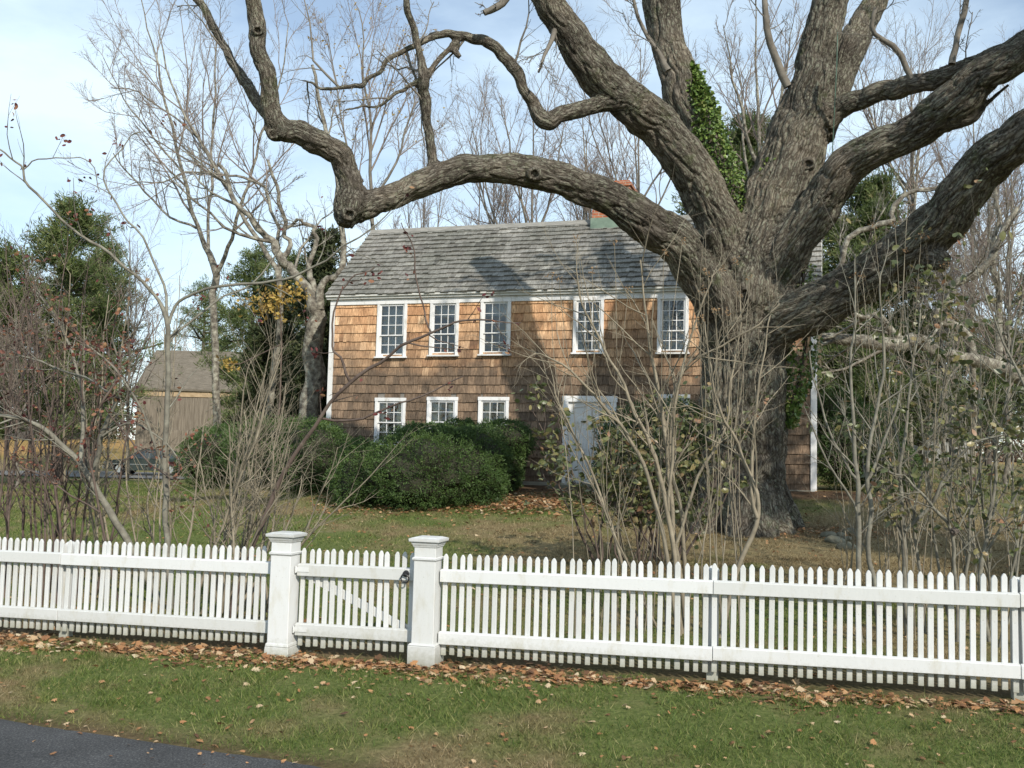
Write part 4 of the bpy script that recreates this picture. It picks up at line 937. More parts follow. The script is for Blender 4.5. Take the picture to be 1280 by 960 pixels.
def section(name, label, cat, t0, t1, group=None, gate=False, posts=(), joints=()):
    org = F0 + UF * t0; root = thing(name, label, cat, (org[0], org[1], zline(t0)), FROT, group)
    slope = zline(t0 + 1) - zline(t0); Ln = t1 - t0; r_ = random.Random(int(t0 * 100) + 7)
    npk = int(round(Ln / 0.0735)); 
    for i in range(npk):
        x = (i + 0.5) * Ln / npk; o = bpy.data.objects.new('picket', picket_me); COL.objects.link(o); o.parent = root
        o.location = (x + r_.uniform(-.003, .003), 0.012, slope * x + r_.gauss(0, .004)); o.rotation_euler = (r_.uniform(-.009, .009), r_.gauss(0, .007), r_.uniform(-.05, .05))
        o.scale = (r_.uniform(.94, 1.06), 1, 1)
    cuts = [0.0] + [j - t0 for j in joints] + [Ln]
    for zc in (0.675, 0.152):
        for a, b_ in zip(cuts[:-1], cuts[1:]):
            rl = MB(); g_ = 0.002; dz = r_.uniform(-.006, .006); a += g_; b_ -= g_
            rl.hexa([(a, -.042, zc - .053 + slope * a + dz), (b_, -.042, zc - .053 + slope * b_ + dz), (b_, -.0015, zc - .053 + slope * b_ + dz), (a, -.0015, zc - .053 + slope * a + dz),
                     (a, -.042, zc + .047 + slope * a + dz), (b_, -.042, zc + .047 + slope * b_ + dz), (b_, -.0015, zc + .056 + slope * b_ + dz), (a, -.0015, zc + .056 + slope * a + dz)])
            rl.build('rail', M['paint'], root, bevel=0.004)
    for p in posts:
        pm = MB(); x = p - t0; pm.box(x - .045, x + .045, 0.05, 0.14, slope * x - 0.25, slope * x + 0.80, 0.3); pm.frust(.045, .02, slope * x + .80, slope * x + .83, x, .095); pm.build('post', M['paint'], root, bevel=0.004)
    return root, slope, Ln
HWP = 0.105
section('picket_fence', 'long white picket fence left of the gate with leaves along its foot', 'fence', tA - 4.15, tA - HWP - .004, 'white picket fencing along the road', posts=(fence_t(77, 740), tA - 4.1), joints=(fence_t(77, 740),))
section('picket_fence', 'white picket fence right of the gate running past the old tree', 'fence', tB + HWP + .004, fence_t(1330, 790), 'white picket fencing along the road', posts=(fence_t(890, 780), fence_t(1276, 790)), joints=(fence_t(891, 780), fence_t(1274, 790)))
gt, gsl, gL = section('picket_gate', 'white picket gate with diagonal brace and black ring latch between two posts', 'gate', tA + HWP + .012, tB - HWP - .018, gate=True)
br = MB(); a0, a1 = 0.04, gL - 0.04; z0_, z1_ = 0.635, 0.19
br.hexa([(a0, .026, z0_ - .04), (a1, .026, z1_ - .04), (a1, .048, z1_ - .04), (a0, .048, z0_ - .04), (a0, .026, z0_ + .04), (a1, .026, z1_ + .04), (a1, .048, z1_ + .04), (a0, .048, z0_ + .04)])
br.build('brace', M['paint'], gt, bevel=.003)
lt = MB(); lt.cyl((gL - 0.07, -0.052, 0.69), 1, 0.024, 0.02, 16, 0.03); lt.cyl((gL - 0.07, -0.066, 0.69), 1, 0.012, 0.02, 12)
lo_ = lt.build('latch', M['black'], gt)
rg2 = []
for k in range(17):
    a_ = 2 * math.pi * k / 16; rg2.append((gL - 0.07 + 0.036 * math.sin(a_), -0.07 - 0.006 * math.cos(a_), 0.652 + 0.036 * math.cos(a_)))
tube_obj('ring', [(rg2, [0.0065] * 17)], M['black'], lo_, 8)
for zc in (0.675, 0.152):
    hg = MB(); hg.box(0.0, 0.12, -0.0475, -0.0435, zc - .02, zc + .02); hg.cyl((-0.004, -0.05, zc), 2, .008, .06, 8); hg.build('hinge', M['paint'], gt)
def gate_post(t, label, flare):
    org = F0 + UF * t + NF * .03; z = zline(t) - 0.095
    root = thing('gate_post', label, 'gate post', (org[0], org[1], z), FROT, 'capped white gate posts')
    s = MB(); s.frust(0.100, 0.096, -0.2, 1.02); s.build('shaft', M['paint'], root, bevel=.005)
    b_ = MB()
    if flare: b_.frust(0.135, 0.112, -0.2, 0.10); b_.frust(0.112, .106, 0.102, 0.13)
    else: b_.frust(0.122, 0.122, -0.2, 0.185); b_.frust(0.122, .108, 0.187, 0.205)
    b_.build('plinth', M['paint'], root, bevel=.004)
    c = MB(); c.frust(.099, .108, 0.892, 0.902); c.frust(.108, .108, 0.904, 0.914); c.frust(.108, .098, 0.916, 0.924); c.build('collar', M['paint'], root)
    q = MB(); q.frust(.099, .108, 1.005, 1.02); q.frust(.108, .118, 1.022, 1.042); q.frust(.118, .122, 1.044, 1.052); q.frust(.134, .138, 1.054, 1.078); q.frust(.138, .09, 1.080, 1.094)
    q.build('cap', M['paint'], root, bevel=.003)
gate_post(tA, 'left capped white post with splayed foot, hinge side of the picket gate', True)
gate_post(tB, 'right capped white post with square plinth, latch side of the picket gate', False)
print('fence', tA, tB)

# ------------------------------------------------------------------ yew bushes
def bush(name, label, cat, blobs, n, mat, core, size, seed, group=None, needle=0.32, lump=0.15, stems=None):
    """blobs: (centre, (rx, ry, rz)) in world; sprigs of leaf-sized faces over a lumpy volume"""
    rng = np.random.default_rng(seed); base = np.array(blobs[0][0], float); base[2] = terrain(base[0], base[1])
    root = thing(name, label, cat, base, 0, group)
    C = []; D = []; vol = [b[1][0] * b[1][2] for b in blobs]; tot = sum(vol)
    for bi, (c, r_) in enumerate(blobs):
        c = np.array(c); r_ = np.array(r_); k = int(n * vol[bi] / tot); d = rng.normal(size=(k, 3)); d /= np.linalg.norm(d, axis=1, keepdims=True)
        f = np.empty(k)
        for i in range(k):
            q = d[i] * r_ + c
            f[i] = 1 + lump * 1.6 * noise.noise(Vector(q * 1.7)) + lump * 1.3 * noise.noise(Vector(q * 4.7)) + lump * 0.5 * noise.noise(Vector(q * 11))
        depth = rng.random(k) ** 2 * 0.16 - (rng.random(k) < .05) * rng.random(k) * .14
        p = c + d * r_ * (f - depth)[:, None]
        keep = p[:, 2] > np.array([terrain(a, b_) for a, b_ in p[:, :2]]) + 0.0
        for bj, (c2, r2) in enumerate(blobs):
            if bj != bi: keep &= (((p - np.array(c2)) / (np.array(r2) * 0.86)) ** 2).sum(1) > 1
        C.append(p[keep]); D.append(d[keep])
    C = np.concatenate(C); D = np.concatenate(D); m_ = 4
    C2 = np.repeat(C, m_, 0) + rng.normal(0, size * 0.35, (len(C) * m_, 3)); D2 = np.repeat(D, m_, 0) * 0.9 + rng.normal(0, 0.6, (len(C) * m_, 3)) + np.array([0, 0, .25])
    V, Q = leaf_quads(C2, np.full(len(C2), size) * rng.uniform(.6, 1.3, len(C2)), rng, dirs=D2, width=needle, fold=0.15)
    cl = np.array([0.5 + 0.6 * noise.noise(Vector(c * 2.3)) for c in C]); rn = np.clip(np.repeat(cl, m_) * 0.6 + rng.random(len(C2)) * 0.45 - 0.05, 0, 1)
    obj('foliage', mk_mesh('foliage', V - base, Q, None, False, {'rnd': np.repeat(rn, 4)}), mat, root)
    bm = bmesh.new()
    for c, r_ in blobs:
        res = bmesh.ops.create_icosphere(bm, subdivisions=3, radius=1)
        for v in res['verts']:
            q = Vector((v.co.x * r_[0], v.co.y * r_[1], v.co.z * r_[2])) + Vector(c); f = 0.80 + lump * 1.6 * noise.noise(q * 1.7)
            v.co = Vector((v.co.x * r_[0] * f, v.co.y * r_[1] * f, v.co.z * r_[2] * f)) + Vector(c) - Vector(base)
    me = bpy.data.meshes.new('core'); bm.to_mesh(me); bm.free(); obj('dark_core', me, core, root)  # solid dark hull stopping see-through; inner shade put into its colour
    return root
def blob(px, py, d, rx, ry, rz):
    return (tuple(P(px, py, d)), (rx * d / FPX, ry * d / FPX, rz * d / FPX))
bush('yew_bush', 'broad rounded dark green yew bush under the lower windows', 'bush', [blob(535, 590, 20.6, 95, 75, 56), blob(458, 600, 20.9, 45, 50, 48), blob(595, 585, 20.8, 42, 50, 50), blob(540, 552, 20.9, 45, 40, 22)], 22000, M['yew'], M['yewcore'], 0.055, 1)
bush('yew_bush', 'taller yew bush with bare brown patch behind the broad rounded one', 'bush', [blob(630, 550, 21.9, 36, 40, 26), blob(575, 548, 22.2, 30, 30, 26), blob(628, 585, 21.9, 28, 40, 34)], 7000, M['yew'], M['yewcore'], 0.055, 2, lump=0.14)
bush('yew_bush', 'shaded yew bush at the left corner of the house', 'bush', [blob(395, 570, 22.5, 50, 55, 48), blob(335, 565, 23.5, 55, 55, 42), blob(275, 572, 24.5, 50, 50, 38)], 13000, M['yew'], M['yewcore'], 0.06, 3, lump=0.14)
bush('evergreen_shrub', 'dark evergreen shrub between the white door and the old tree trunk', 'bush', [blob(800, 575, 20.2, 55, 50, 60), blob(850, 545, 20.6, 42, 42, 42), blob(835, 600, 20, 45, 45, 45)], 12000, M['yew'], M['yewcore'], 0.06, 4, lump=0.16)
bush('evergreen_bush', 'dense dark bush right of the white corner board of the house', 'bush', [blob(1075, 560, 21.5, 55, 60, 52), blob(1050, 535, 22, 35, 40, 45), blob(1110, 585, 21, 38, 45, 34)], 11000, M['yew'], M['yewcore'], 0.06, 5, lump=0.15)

# ------------------------------------------------------------------ shrubs behind the fence
def big_leaf(C, size, rng, dirs, curl=0.35, width=0.5, lobes=None):
    """many-vertex leaf fans: centre + outline, curled"""
    n = len(C); A = dirs / (np.linalg.norm(dirs, axis=1, keepdims=True) + 1e-9)
    S = np.cross(A, rng.normal(size=(n, 3))); S /= np.linalg.norm(S, axis=1, keepdims=True) + 1e-9; U = np.cross(A, S)
    if lobes is None:
        t = np.array([0, 0.22, 0.5, 0.78, 1.0, 0.78, 0.5, 0.22]); w = np.array([0, 0.38, 0.5, 0.34, 0, -0.34, -0.5, -0.38]) * width * 2
    else:
        t = np.array([0, .18, .12, .42, .42, .72, .68, 1.0, .68, .72, .42, .42, .12, .18]); w = np.array([.0, .12, .42, .26, .52, .22, .32, 0, -.32, -.22, -.52, -.26, -.42, -.12]) * width * 1.8
    k = len(t); cur = rng.uniform(-1, 1, n) * curl + curl * 0.5; s = np.asarray(size)[:, None, None]
    jt = 1 + rng.normal(0, 0.08, (n, k)); tt = t[None] * jt; ww = w[None] * jt
    up = cur[:, None] * (ww ** 2) * 2.2 + cur[:, None] * 0.8 * (tt - 0.5) ** 2
    out = C[:, None] + (A[:, None] * tt[..., None] + S[:, None] * ww[..., None] + U[:, None] * up[..., None]) * s
    cen = C[:, None] + (A[:, None] * 0.5) * s
    V = np.concatenate([cen, out], 1); b_ = np.arange(n)[:, None] * (k + 1)
    i = np.arange(k)[None]; T = np.stack([b_ + 0 * i, b_ + 1 + i, b_ + 1 + (i + 1) % k], -1).reshape(-1, 3)
    return V.reshape(-1, 3), T, k + 1
def bleaves_obj(name, C, size, mat, parent, loc, seed, dirs=None, lobes=None, curl=.7, width=.3):
    rng = np.random.default_rng(seed); C = np.asarray(C, float); n = len(C)
    if dirs is None: dirs = rng.normal(size=(n, 3)) * np.array([1, 1, .6]) + np.array([0, 0, -.35])
    V, T, k = big_leaf(C, np.full(n, size) * rng.uniform(.6, 1.25, n), rng, dirs, curl, width, lobes)
    return obj(name, mk_mesh(name, V - np.array(loc), None, T, False, {'rnd': np.repeat(rng.random(n), k)}), mat, parent)
def shrub(name, label, cat, stems, mat, seed, twig=None, leaves=None, group=None, heads=None, wob=0.03, sides=6):
    rng = random.Random(seed); L_ = [limb([(a, b, c * (.52 if wob > .02 else .45), d) for a, b, c, d in rows], max(7, (len(rows) - 1) * 4), wob, seed + k) for k, rows in enumerate(stems)]
    b0 = L_[0][0][0]; base = (b0[0], b0[1], b0[2]); root = thing(name, label, cat, base, 0, group)
    for l_ in L_: tube_obj('stem', [l_], mat, root, sides, base)
    out = {}
    if twig:
        for p, r_ in L_: sprout(out, rng, p, r_, 2, twig, 0.25)
        allb = [b_ for l in out.values() for b_ in l]
        tube_obj('twig_crown', allb, mat, root, 4, base)
    else: allb = L_
    if leaves:
        lm, cnt, size, lo, lob = leaves; pool = out.get(3, []) + out.get(2, []) + L_; C = []
        while len(C) < cnt:
            p, r_ = rng.choice(pool); q = tips_of([(p, r_)], 1, rng)[0]
            if lo is None or lo(q): 
                for _ in range(rng.choice((1, 1, 2, 3))): C.append([q[0] + rng.gauss(0, .03), q[1] + rng.gauss(0, .03), q[2] + rng.gauss(0, .03)])
        bleaves_obj('foliage', C, size, lm, root, base, seed, lobes=lob)
    if heads:
        hm, tips = heads
        for p, r_ in (tips if tips else L_):
            q = p[-1]; C = [[q[0] + rng.gauss(0, .02), q[1] + rng.gauss(0, .02), q[2] + rng.gauss(0, .02)] for _ in range(16)]
            leaves_obj('seed_head', C, 0.024, hm, root, base, seed)
    return root, L_, out
TW = {2: (3.6, 0.40, 38, 0.11, 0.03, 6, 0.0019), 3: (3, 0.5, 38, 0.14, 0.01, 4, 0.0013), 'Lmax': {2: 0.8, 3: 0.35}}
TWD = {2: (4.0, 0.45, 34, 0.12, 0.03, 6, 0.0019), 3: (4, 0.5, 38, 0.14, 0.01, 4, 0.0013), 'Lmax': {2: 0.9, 3: 0.4}}
def zmin_px(py0, py1):      # leaves only between these heights
    return None
S_ = 11.0
shrub('leaning_sapling', 'grey smooth sapling leaning left behind the fence with dark maroon leaves', 'sapling', [
  [(205, 765, 9, S_), (165, 690, 9, S_), (140, 645, 8.5, S_), (115, 602, 8, S_), (85, 565, 7, S_), (55, 537, 6, 10.9), (28, 524, 5, 10.8), (-5, 521, 4, 10.7), (-60, 512, 3, 10.6)],
  [(116, 604, 7, S_), (122, 570, 6, 10.9), (130, 535, 6, 10.8), (148, 500, 4, 10.7), (150, 460, 3, 10.6), (140, 420, 2, 10.5)],
  [(100, 582, 5, S_), (103, 520, 5, 11.2), (98, 470, 4, 11.3), (85, 430, 3.5, 11.4), (70, 395, 3, 11.5), (40, 360, 2, 11.6)],
  [(150, 498, 3, 10.7), (110, 475, 3, 10.8), (60, 455, 2.5, 11), (15, 440, 2, 11)],
  [(128, 545, 3, 10.8), (165, 530, 2.5, 10.7), (200, 545, 2, 10.6), (225, 580, 1.5, 10.5)]],
  M['stem_grey'], 21, TW, (M['maroon'], 260, 0.058, None, None))
shrub('upright_sapling', 'slim upright sapling with forked crown left of the gate, a few dark leaves', 'sapling', [
  [(214, 762, 7, 10.6), (209, 690, 7.5, 10.6), (207, 620, 7, 10.6), (208, 540, 6.5, 10.6), (210, 470, 6, 10.6), (210, 402, 6, 10.6), (196, 372, 4, 10.6), (165, 340, 4, 10.5), (120, 305, 3.5, 10.4), (75, 272, 3, 10.3), (35, 232, 3, 10.2), (26, 205, 2.5, 10.2), (0, 188, 2, 10.1), (-20, 175, 1.5, 10.1)],
  [(210, 405, 4, 10.6), (222, 378, 4, 10.6), (255, 362, 3.5, 10.5), (310, 354, 3.2, 10.4), (360, 348, 3, 10.3), (410, 322, 2.6, 10.2), (450, 296, 2, 10.1), (490, 262, 1.4, 10)],
  [(209, 400, 4, 10.6), (205, 360, 3, 10.8), (180, 300, 2.5, 11), (150, 262, 2.2, 11.1), (130, 220, 2, 11.2), (160, 175, 1.4, 11.3), (175, 165, 1, 11.3)],
  [(210, 430, 3.5, 10.6), (235, 405, 3, 10.7), (275, 372, 2.5, 10.8), (320, 350, 2, 10.9), (350, 310, 1.6, 11)],
  [(28, 215, 2, 10.2), (45, 200, 1.6, 10.2), (85, 196, 1.4, 10.2), (115, 205, 1.2, 10.2), (125, 240, 1, 10.2)],
  [(207, 600, 4, 10.6), (180, 520, 3, 10.5), (150, 470, 2.6, 10.4), (110, 430, 2, 10.3)]],
  M['stem_grey'], 22, {2: (1.6, 0.35, 45, 0.13, 0.02, 6, 0.0028), 3: (2, 0.5, 40, 0.14, 0.0, 4, 0.0018), 'Lmax': {2: 0.7, 3: 0.3}}, (M['maroon'], 150, 0.055, None, None))
shrub('arching_sapling', 'thin sapling arching up to the right in front of the shingle wall, red leaves', 'sapling', [
  [(285, 770, 7, 10.0), (312, 690, 6.5, 10.0), (345, 610, 6, 10), (388, 538, 5, 9.9), (430, 485, 4.5, 9.8), (480, 448, 4, 9.7), (530, 420, 3.2, 9.6), (570, 403, 2.6, 9.5), (610, 402, 2, 9.4), (650, 405, 1.2, 9.3)],
  [(438, 478, 3.4, 9.8), (426, 450, 3, 9.8), (414, 425, 2.5, 9.8), (424, 370, 2, 9.8), (440, 348, 1.8, 9.8), (468, 335, 1.4, 9.8)],
  [(540, 415, 2.2, 9.6), (528, 385, 2, 9.6), (520, 340, 1.8, 9.6), (512, 300, 1.5, 9.6), (500, 280, 1.2, 9.6)],
  [(400, 525, 3, 9.9), (440, 526, 2.8, 9.8), (480, 510, 2.4, 9.7), (530, 495, 2, 9.6), (580, 470, 1.5, 9.5)]],
  M['stem_brown'], 23, {2: (1.3, 0.3, 45, 0.13, 0.02, 5, 0.0025), 3: (1, 0.5, 40, 0.14, 0.0, 4, 0.0016), 'Lmax': {2: 0.5, 3: 0.2}}, (M['maroon'], 90, 0.05, None, None))
def fan(rng, bx, by, d, n, dx, top, spread, r=(2.5, 4.5), lean=0.0):
    out = []
    for k in range(n):
        x0 = bx + rng.uniform(-dx, dx); tx = x0 + rng.uniform(-spread, spread) + lean * rng.uniform(.3, 1); ty = rng.uniform(*top); dd = d + rng.uniform(-.5, .5); de = dd + rng.uniform(-.8, .8)
        bow = rng.uniform(-.35, .1); rr = rng.uniform(*r); rows = []
        for q in (0, .25, .5, .75, 1):
            rows.append((x0 + (tx - x0) * (q ** (1.25 + bow)) + rng.uniform(-6, 6), by + (ty - by) * q, max(.8, rr * (1 - .72 * q)), dd + (de - dd) * q))
        out.append(rows)
    return out
rg = random.Random(40)
shrub('bare_shrub', 'tangle of straw coloured bare stems fanning right, just left of the gate', 'shrub', fan(rg, 285, 765, 10.4, 24, 55, (430, 600), 60, lean=110), M['stem_pale'], 41, TWD)
shrub('bare_shrub', 'many thin upright brown stems behind the far left of the fence', 'shrub', fan(rg, 60, 765, 11.4, 17, 90, (260, 470), 70), M['stem_brown'], 42, TW, (M['maroon'], 160, 0.055, None, None))
shrub('bare_shrub', 'pale upright thicket of twigs between the two left saplings', 'shrub', fan(rg, 150, 765, 12.0, 14, 80, (330, 520), 50), M['stem_pale'], 43, TW)
shrub('berry_vine', 'orange berried vine with russet leaves twined over the left sapling', 'vine', [[(150, 765, 3, 10.5), (125, 650, 3, 10.4), (110, 560, 3, 10.4), (130, 500, 3, 10.4), (150, 470, 2.5, 10.4), (120, 440, 2, 10.4), (90, 420, 1.5, 10.4)], [(125, 640, 2, 10.4), (60, 600, 2, 10.4), (20, 580, 1.5, 10.4)], [(130, 510, 2, 10.4), (170, 560, 2, 10.4), (215, 600, 1.5, 10.3), (225, 570, 1.2, 10.3)]], M['stem_brown'], 44, TWD, (M['redshrub'], 420, 0.042, None, None))
# pale shrub in the middle
MS = [
 [(852, 795, 7, 9.6), (842, 700, 6, 9.6), (826, 600, 6, 9.6), (812, 555, 5, 9.6), (785, 490, 4, 9.6), (752, 430, 3, 9.6), (728, 380, 2.4, 9.6), (720, 335, 1.6, 9.6)],
 [(856, 795, 7, 9.7), (846, 690, 6, 9.7), (836, 600, 5.5, 9.7), (828, 520, 5, 9.7), (815, 450, 4, 9.7), (806, 380, 2.6, 9.7), (800, 325, 1.6, 9.7)],
 [(850, 795, 6, 9.5), (825, 640, 5, 9.5), (800, 570, 4.5, 9.5), (770, 525, 4, 9.4), (730, 480, 3, 9.3), (690, 450, 2.2, 9.2), (665, 440, 1.4, 9.2)],
 [(862, 795, 6, 9.7), (852, 650, 5, 9.7), (838, 570, 4.5, 9.7), (842, 500, 4, 9.6), (862, 455, 3.2, 9.5), (905, 430, 2.6, 9.4), (950, 405, 2, 9.3), (975, 380, 1.3, 9.3)],
 [(900, 795, 7, 9.4), (918, 720, 6.5, 9.4), (945, 660, 6, 9.4), (945, 610, 5, 9.4), (925, 560, 4, 9.4), (900, 510, 3, 9.3), (890, 460, 2.4, 9.3), (880, 400, 1.5, 9.3)],
 [(945, 650, 5, 9.4), (940, 580, 4, 9.4), (945, 500, 3, 9.4), (955, 430, 2, 9.4), (965, 380, 1.5, 9.4)],
 [(800, 795, 5, 9.8), (775, 690, 4, 9.8), (740, 590, 3, 9.8), (705, 520, 2.5, 9.8), (690, 470, 1.6, 9.8)],
 [(835, 640, 4, 9.6), (840, 560, 4, 9.5), (850, 470, 3, 9.4), (880, 370, 2, 9.3), (890, 345, 1.4, 9.3)],
 [(845, 680, 4, 9.6), (870, 600, 3.6, 9.6), (905, 540, 3, 9.6), (915, 470, 2.4, 9.6), (925, 420, 1.8, 9.6), (925, 355, 1.2, 9.6)]]
shrub('pale_shrub', 'tall pale bare shrub with many forked stems in front of door and old tree', 'shrub', MS + fan(rg, 850, 795, 9.9, 5, 60, (430, 560), 110, (2, 3.4)), M['stem_pale'], 45, TWD)
shrub('leafy_shrub', 'leafy shrub with leathery olive leaves hiding part of the white door', 'shrub', fan(rg, 800, 700, 13.2, 26, 60, (505, 600), 90, (2, 3.5)), M['stem_brown'], 46, TWD, (M['olive'], 2700, 0.10, None, None))
shrub('flower_stalk_clump', 'tall dry stalks with rusty seed heads in front of the trunk fork', 'plant', fan(rg, 905, 795, 9.6, 9, 35, (325, 400), 50, (1.6, 2.4)), M['stem_pale'], 47, None, None, None, (M['seed'], None), wob=.015)
shrub('flower_stalk_clump', 'tall dry stalks with rusty seed heads below the lowest right limb', 'plant', fan(rg, 1130, 800, 9.6, 12, 50, (240, 400), 60, (1.6, 2.6)), M['stem_pale'], 48, None, None, None, (M['seed'], None), wob=.015)
shrub('flower_stalk_clump', 'thin dry stalks with rusty seed heads against the house roof', 'plant', fan(rg, 770, 795, 9.8, 8, 50, (285, 380), 60, (1.2, 2.0)), M['stem_pale'], 49, None, None, None, (M['seed'], None), wob=.015)
shrub('twin_stem_shrub', 'two straight grey stems side by side rising right of the old tree', 'shrub', [
 [(1078, 815, 7, 9.2), (1074, 740, 7, 9.2), (1072, 660, 6.5, 9.2), (1070, 600, 6, 9.2), (1066, 530, 4.5, 9.2), (1062, 450, 3.4, 9.2), (1070, 380, 2.4, 9.2), (1066, 320, 1.4, 9.2)],
 [(1100, 815, 7, 9.2), (1096, 740, 7, 9.2), (1086, 690, 6.5, 9.2), (1088, 630, 6, 9.2), (1085, 570, 5, 9.2), (1098, 500, 4, 9.2), (1104, 430, 3, 9.2), (1100, 360, 2, 9.2), (1112, 300, 1.3, 9.2)],
 [(1070, 600, 4, 9.2), (1045, 560, 3, 9.2), (1025, 500, 2.4, 9.2), (1010, 440, 1.6, 9.2)], [(1072, 640, 3, 9.2), (1040, 590, 2.6, 9.1), (1010, 520, 1.8, 9)],
 [(1088, 600, 4, 9.2), (1110, 540, 3, 9.2), (1130, 480, 2, 9.2)]], M['stem_grey'], 50, TW, (M['olive'], 60, 0.07, None, None))
shrub('nest_shrub', 'forked grey shrub near the right end of the fence with olive leaves', 'shrub', [
 [(1135, 815, 8, 9.4), (1132, 720, 7.5, 9.4), (1130, 665, 7, 9.4), (1125, 610, 5, 9.4), (1132, 540, 4, 9.4), (1140, 460, 3, 9.4), (1150, 380, 2, 9.4)],
 [(1131, 665, 5, 9.4), (1165, 630, 4.5, 9.3), (1185, 590, 3.5, 9.2), (1215, 555, 3, 9.1), (1260, 545, 2, 9)],
 [(1195, 815, 5, 9.2), (1193, 720, 4.5, 9.2), (1190, 668, 4.5, 9.2), (1165, 630, 4, 9.2), (1135, 600, 3, 9.2), (1110, 590, 2, 9.1)],
 [(1205, 815, 5, 9.3), (1208, 720, 4.5, 9.3), (1215, 650, 4, 9.3), (1225, 560, 3, 9.3), (1222, 480, 2, 9.3)],
 [(1158, 815, 4, 9.5), (1150, 720, 4, 9.5), (1140, 640, 3.5, 9.5), (1160, 560, 3, 9.5), (1180, 480, 2, 9.5), (1190, 420, 1.5, 9.5)]], M['stem_grey'], 51, TWD, (M['olive'], 620, 0.075, None, None))
shrub('end_shrub', 'spreading shrub at the far right edge with pale diagonal stems and olive leaves', 'shrub', [
 [(1240, 815, 6, 9.2), (1225, 740, 6, 9.2), (1232, 680, 5.5, 9.2), (1240, 620, 4.5, 9.2), (1245, 560, 4, 9.2), (1262, 480, 3, 9.2), (1270, 400, 2, 9.2)],
 [(1232, 690, 4, 9.2), (1260, 640, 3, 9.1), (1285, 590, 2, 9)], [(1250, 815, 4, 9), (1265, 720, 3.5, 9), (1278, 650, 3, 9), (1300, 600, 2, 9)],
 [(1290, 815, 6, 8.9), (1300, 650, 5, 8.9), (1290, 520, 4, 8.9), (1260, 440, 3, 8.9), (1235, 380, 2, 8.9), (1220, 330, 1.4, 8.9)]] + fan(rg, 1240, 815, 9.8, 7, 60, (330, 520), 70), M['stem_grey'], 52, TWD, (M['olive'], 760, 0.075, None, None))
shrub('bare_shrub', 'thicket of fine grey brown stems behind the right part of the fence', 'shrub', fan(rg, 1170, 790, 10.6, 18, 120, (330, 560), 70, (1.8, 3.2)), M['stem_pale'], 53, TWD)
# little dark ball nest
nb = P(1193, 664, 9.15); bm = bmesh.new(); bmesh.ops.create_icosphere(bm, subdivisions=4, radius=0.036)
for v in bm.verts: v.co *= 1 + 0.35 * noise.noise(v.co * 60)
me = bpy.data.meshes.new('burr_ball'); bm.to_mesh(me); bm.free()
tag(obj('burr_ball', me, M['bark_dark'], None, tuple(nb)), 'small dark brown ball clinging to a shrub stem above the fence', 'nest')

# ------------------------------------------------------------------ background trees
def guided_tree(name, label, rows_list, mat, seed, cfg, group, twigmat=None, f0=0.2, wob=0.15, leaves=None, sides=7):
    rng = random.Random(seed); L_ = [limb([(a, b, c * (.74 if name == 'gnarled_tree' else .46), d) for a, b, c, d in r_], max(8, (len(r_) - 1) * 4), wob, seed + k) for k, r_ in enumerate(rows_list)]
    b0 = L_[0][0][0]; base = (b0[0], b0[1], terrain(b0[0], b0[1])); root = thing(name, label, 'tree', base, 0, group)
    tube_obj('trunk', L_, mat, root, sides, base); out = {}
    for i, (p, r_) in enumerate(L_): sprout(out, rng, p, r_, 2, cfg, 0.45 if i == 0 else f0)
    tube_obj('crown', [b_ for l in out.values() for b_ in l], twigmat or mat, root, 4, base)
    if leaves:
        pool = out.get(4, []) or out.get(3, []); C = [tips_of([rng.choice(pool)], 1, rng)[0] for _ in range(leaves[1])]
        leaves_obj('foliage', C, leaves[2], leaves[0], root, base, seed)
    return root
CB = {2: (9, 0.5, 34, 0.10, 0.06, 8, 0.014), 3: (10, 0.42, 34, 0.13, 0.05, 6, 0.006), 4: (7, 0.48, 36, 0.14, 0.04, 4, 0.0042), 'Lmax': {2: 5.0, 3: 2.2, 4: 1.0}}
BG = 'bare trees beyond the house'
guided_tree('bare_tree', 'tall pale bare tree forking low left of the house', [
 [(272, 560, 11, 34), (270, 460, 10, 34), (268, 380, 10, 34), (266, 335, 10, 34), (248, 290, 6, 34), (232, 230, 5, 34), (215, 170, 4, 34), (200, 110, 3, 34), (188, 50, 2, 34), (175, -10, 1.2, 34)],
 [(268, 350, 7, 34), (285, 310, 5.5, 33.5), (300, 265, 4.5, 33), (315, 215, 3.8, 33), (330, 160, 3, 33), (350, 90, 2, 33), (360, 30, 1.2, 33)],
 [(262, 325, 5, 34), (263, 260, 4, 34.5), (266, 180, 3.5, 35), (268, 110, 2.6, 35), (272, 40, 1.6, 35)],
 [(246, 285, 3.5, 34), (205, 265, 3, 34), (170, 225, 2.4, 34), (140, 190, 1.6, 34)], [(228, 215, 3, 34), (190, 165, 2.4, 34.5), (150, 120, 1.6, 35), (130, 70, 1, 35)]],
 M['bark_pale'], 61, CB, BG, M['twig_far'])
guided_tree('bare_tree', 'slanting bare tree with long curved limbs crossing the pale forked one', [
 [(330, 560, 10, 31), (345, 450, 9, 31), (352, 370, 8, 31), (335, 320, 7, 31), (305, 270, 5.5, 31), (280, 230, 5, 31), (262, 200, 4, 31), (240, 160, 3.4, 31), (215, 100, 2.5, 31), (200, 40, 1.5, 31)],
 [(352, 360, 6, 31), (350, 300, 5, 31), (338, 255, 4.5, 31), (325, 230, 4, 31), (290, 220, 3.2, 31), (240, 218, 2.6, 31), (200, 225, 2, 31), (160, 232, 1.2, 31)],
 [(280, 228, 4, 31), (260, 190, 3, 31), (225, 150, 2.6, 31), (180, 120, 2, 31), (140, 110, 1.2, 31)]], M['bark_pale'], 62, CB, BG, M['twig_far'])
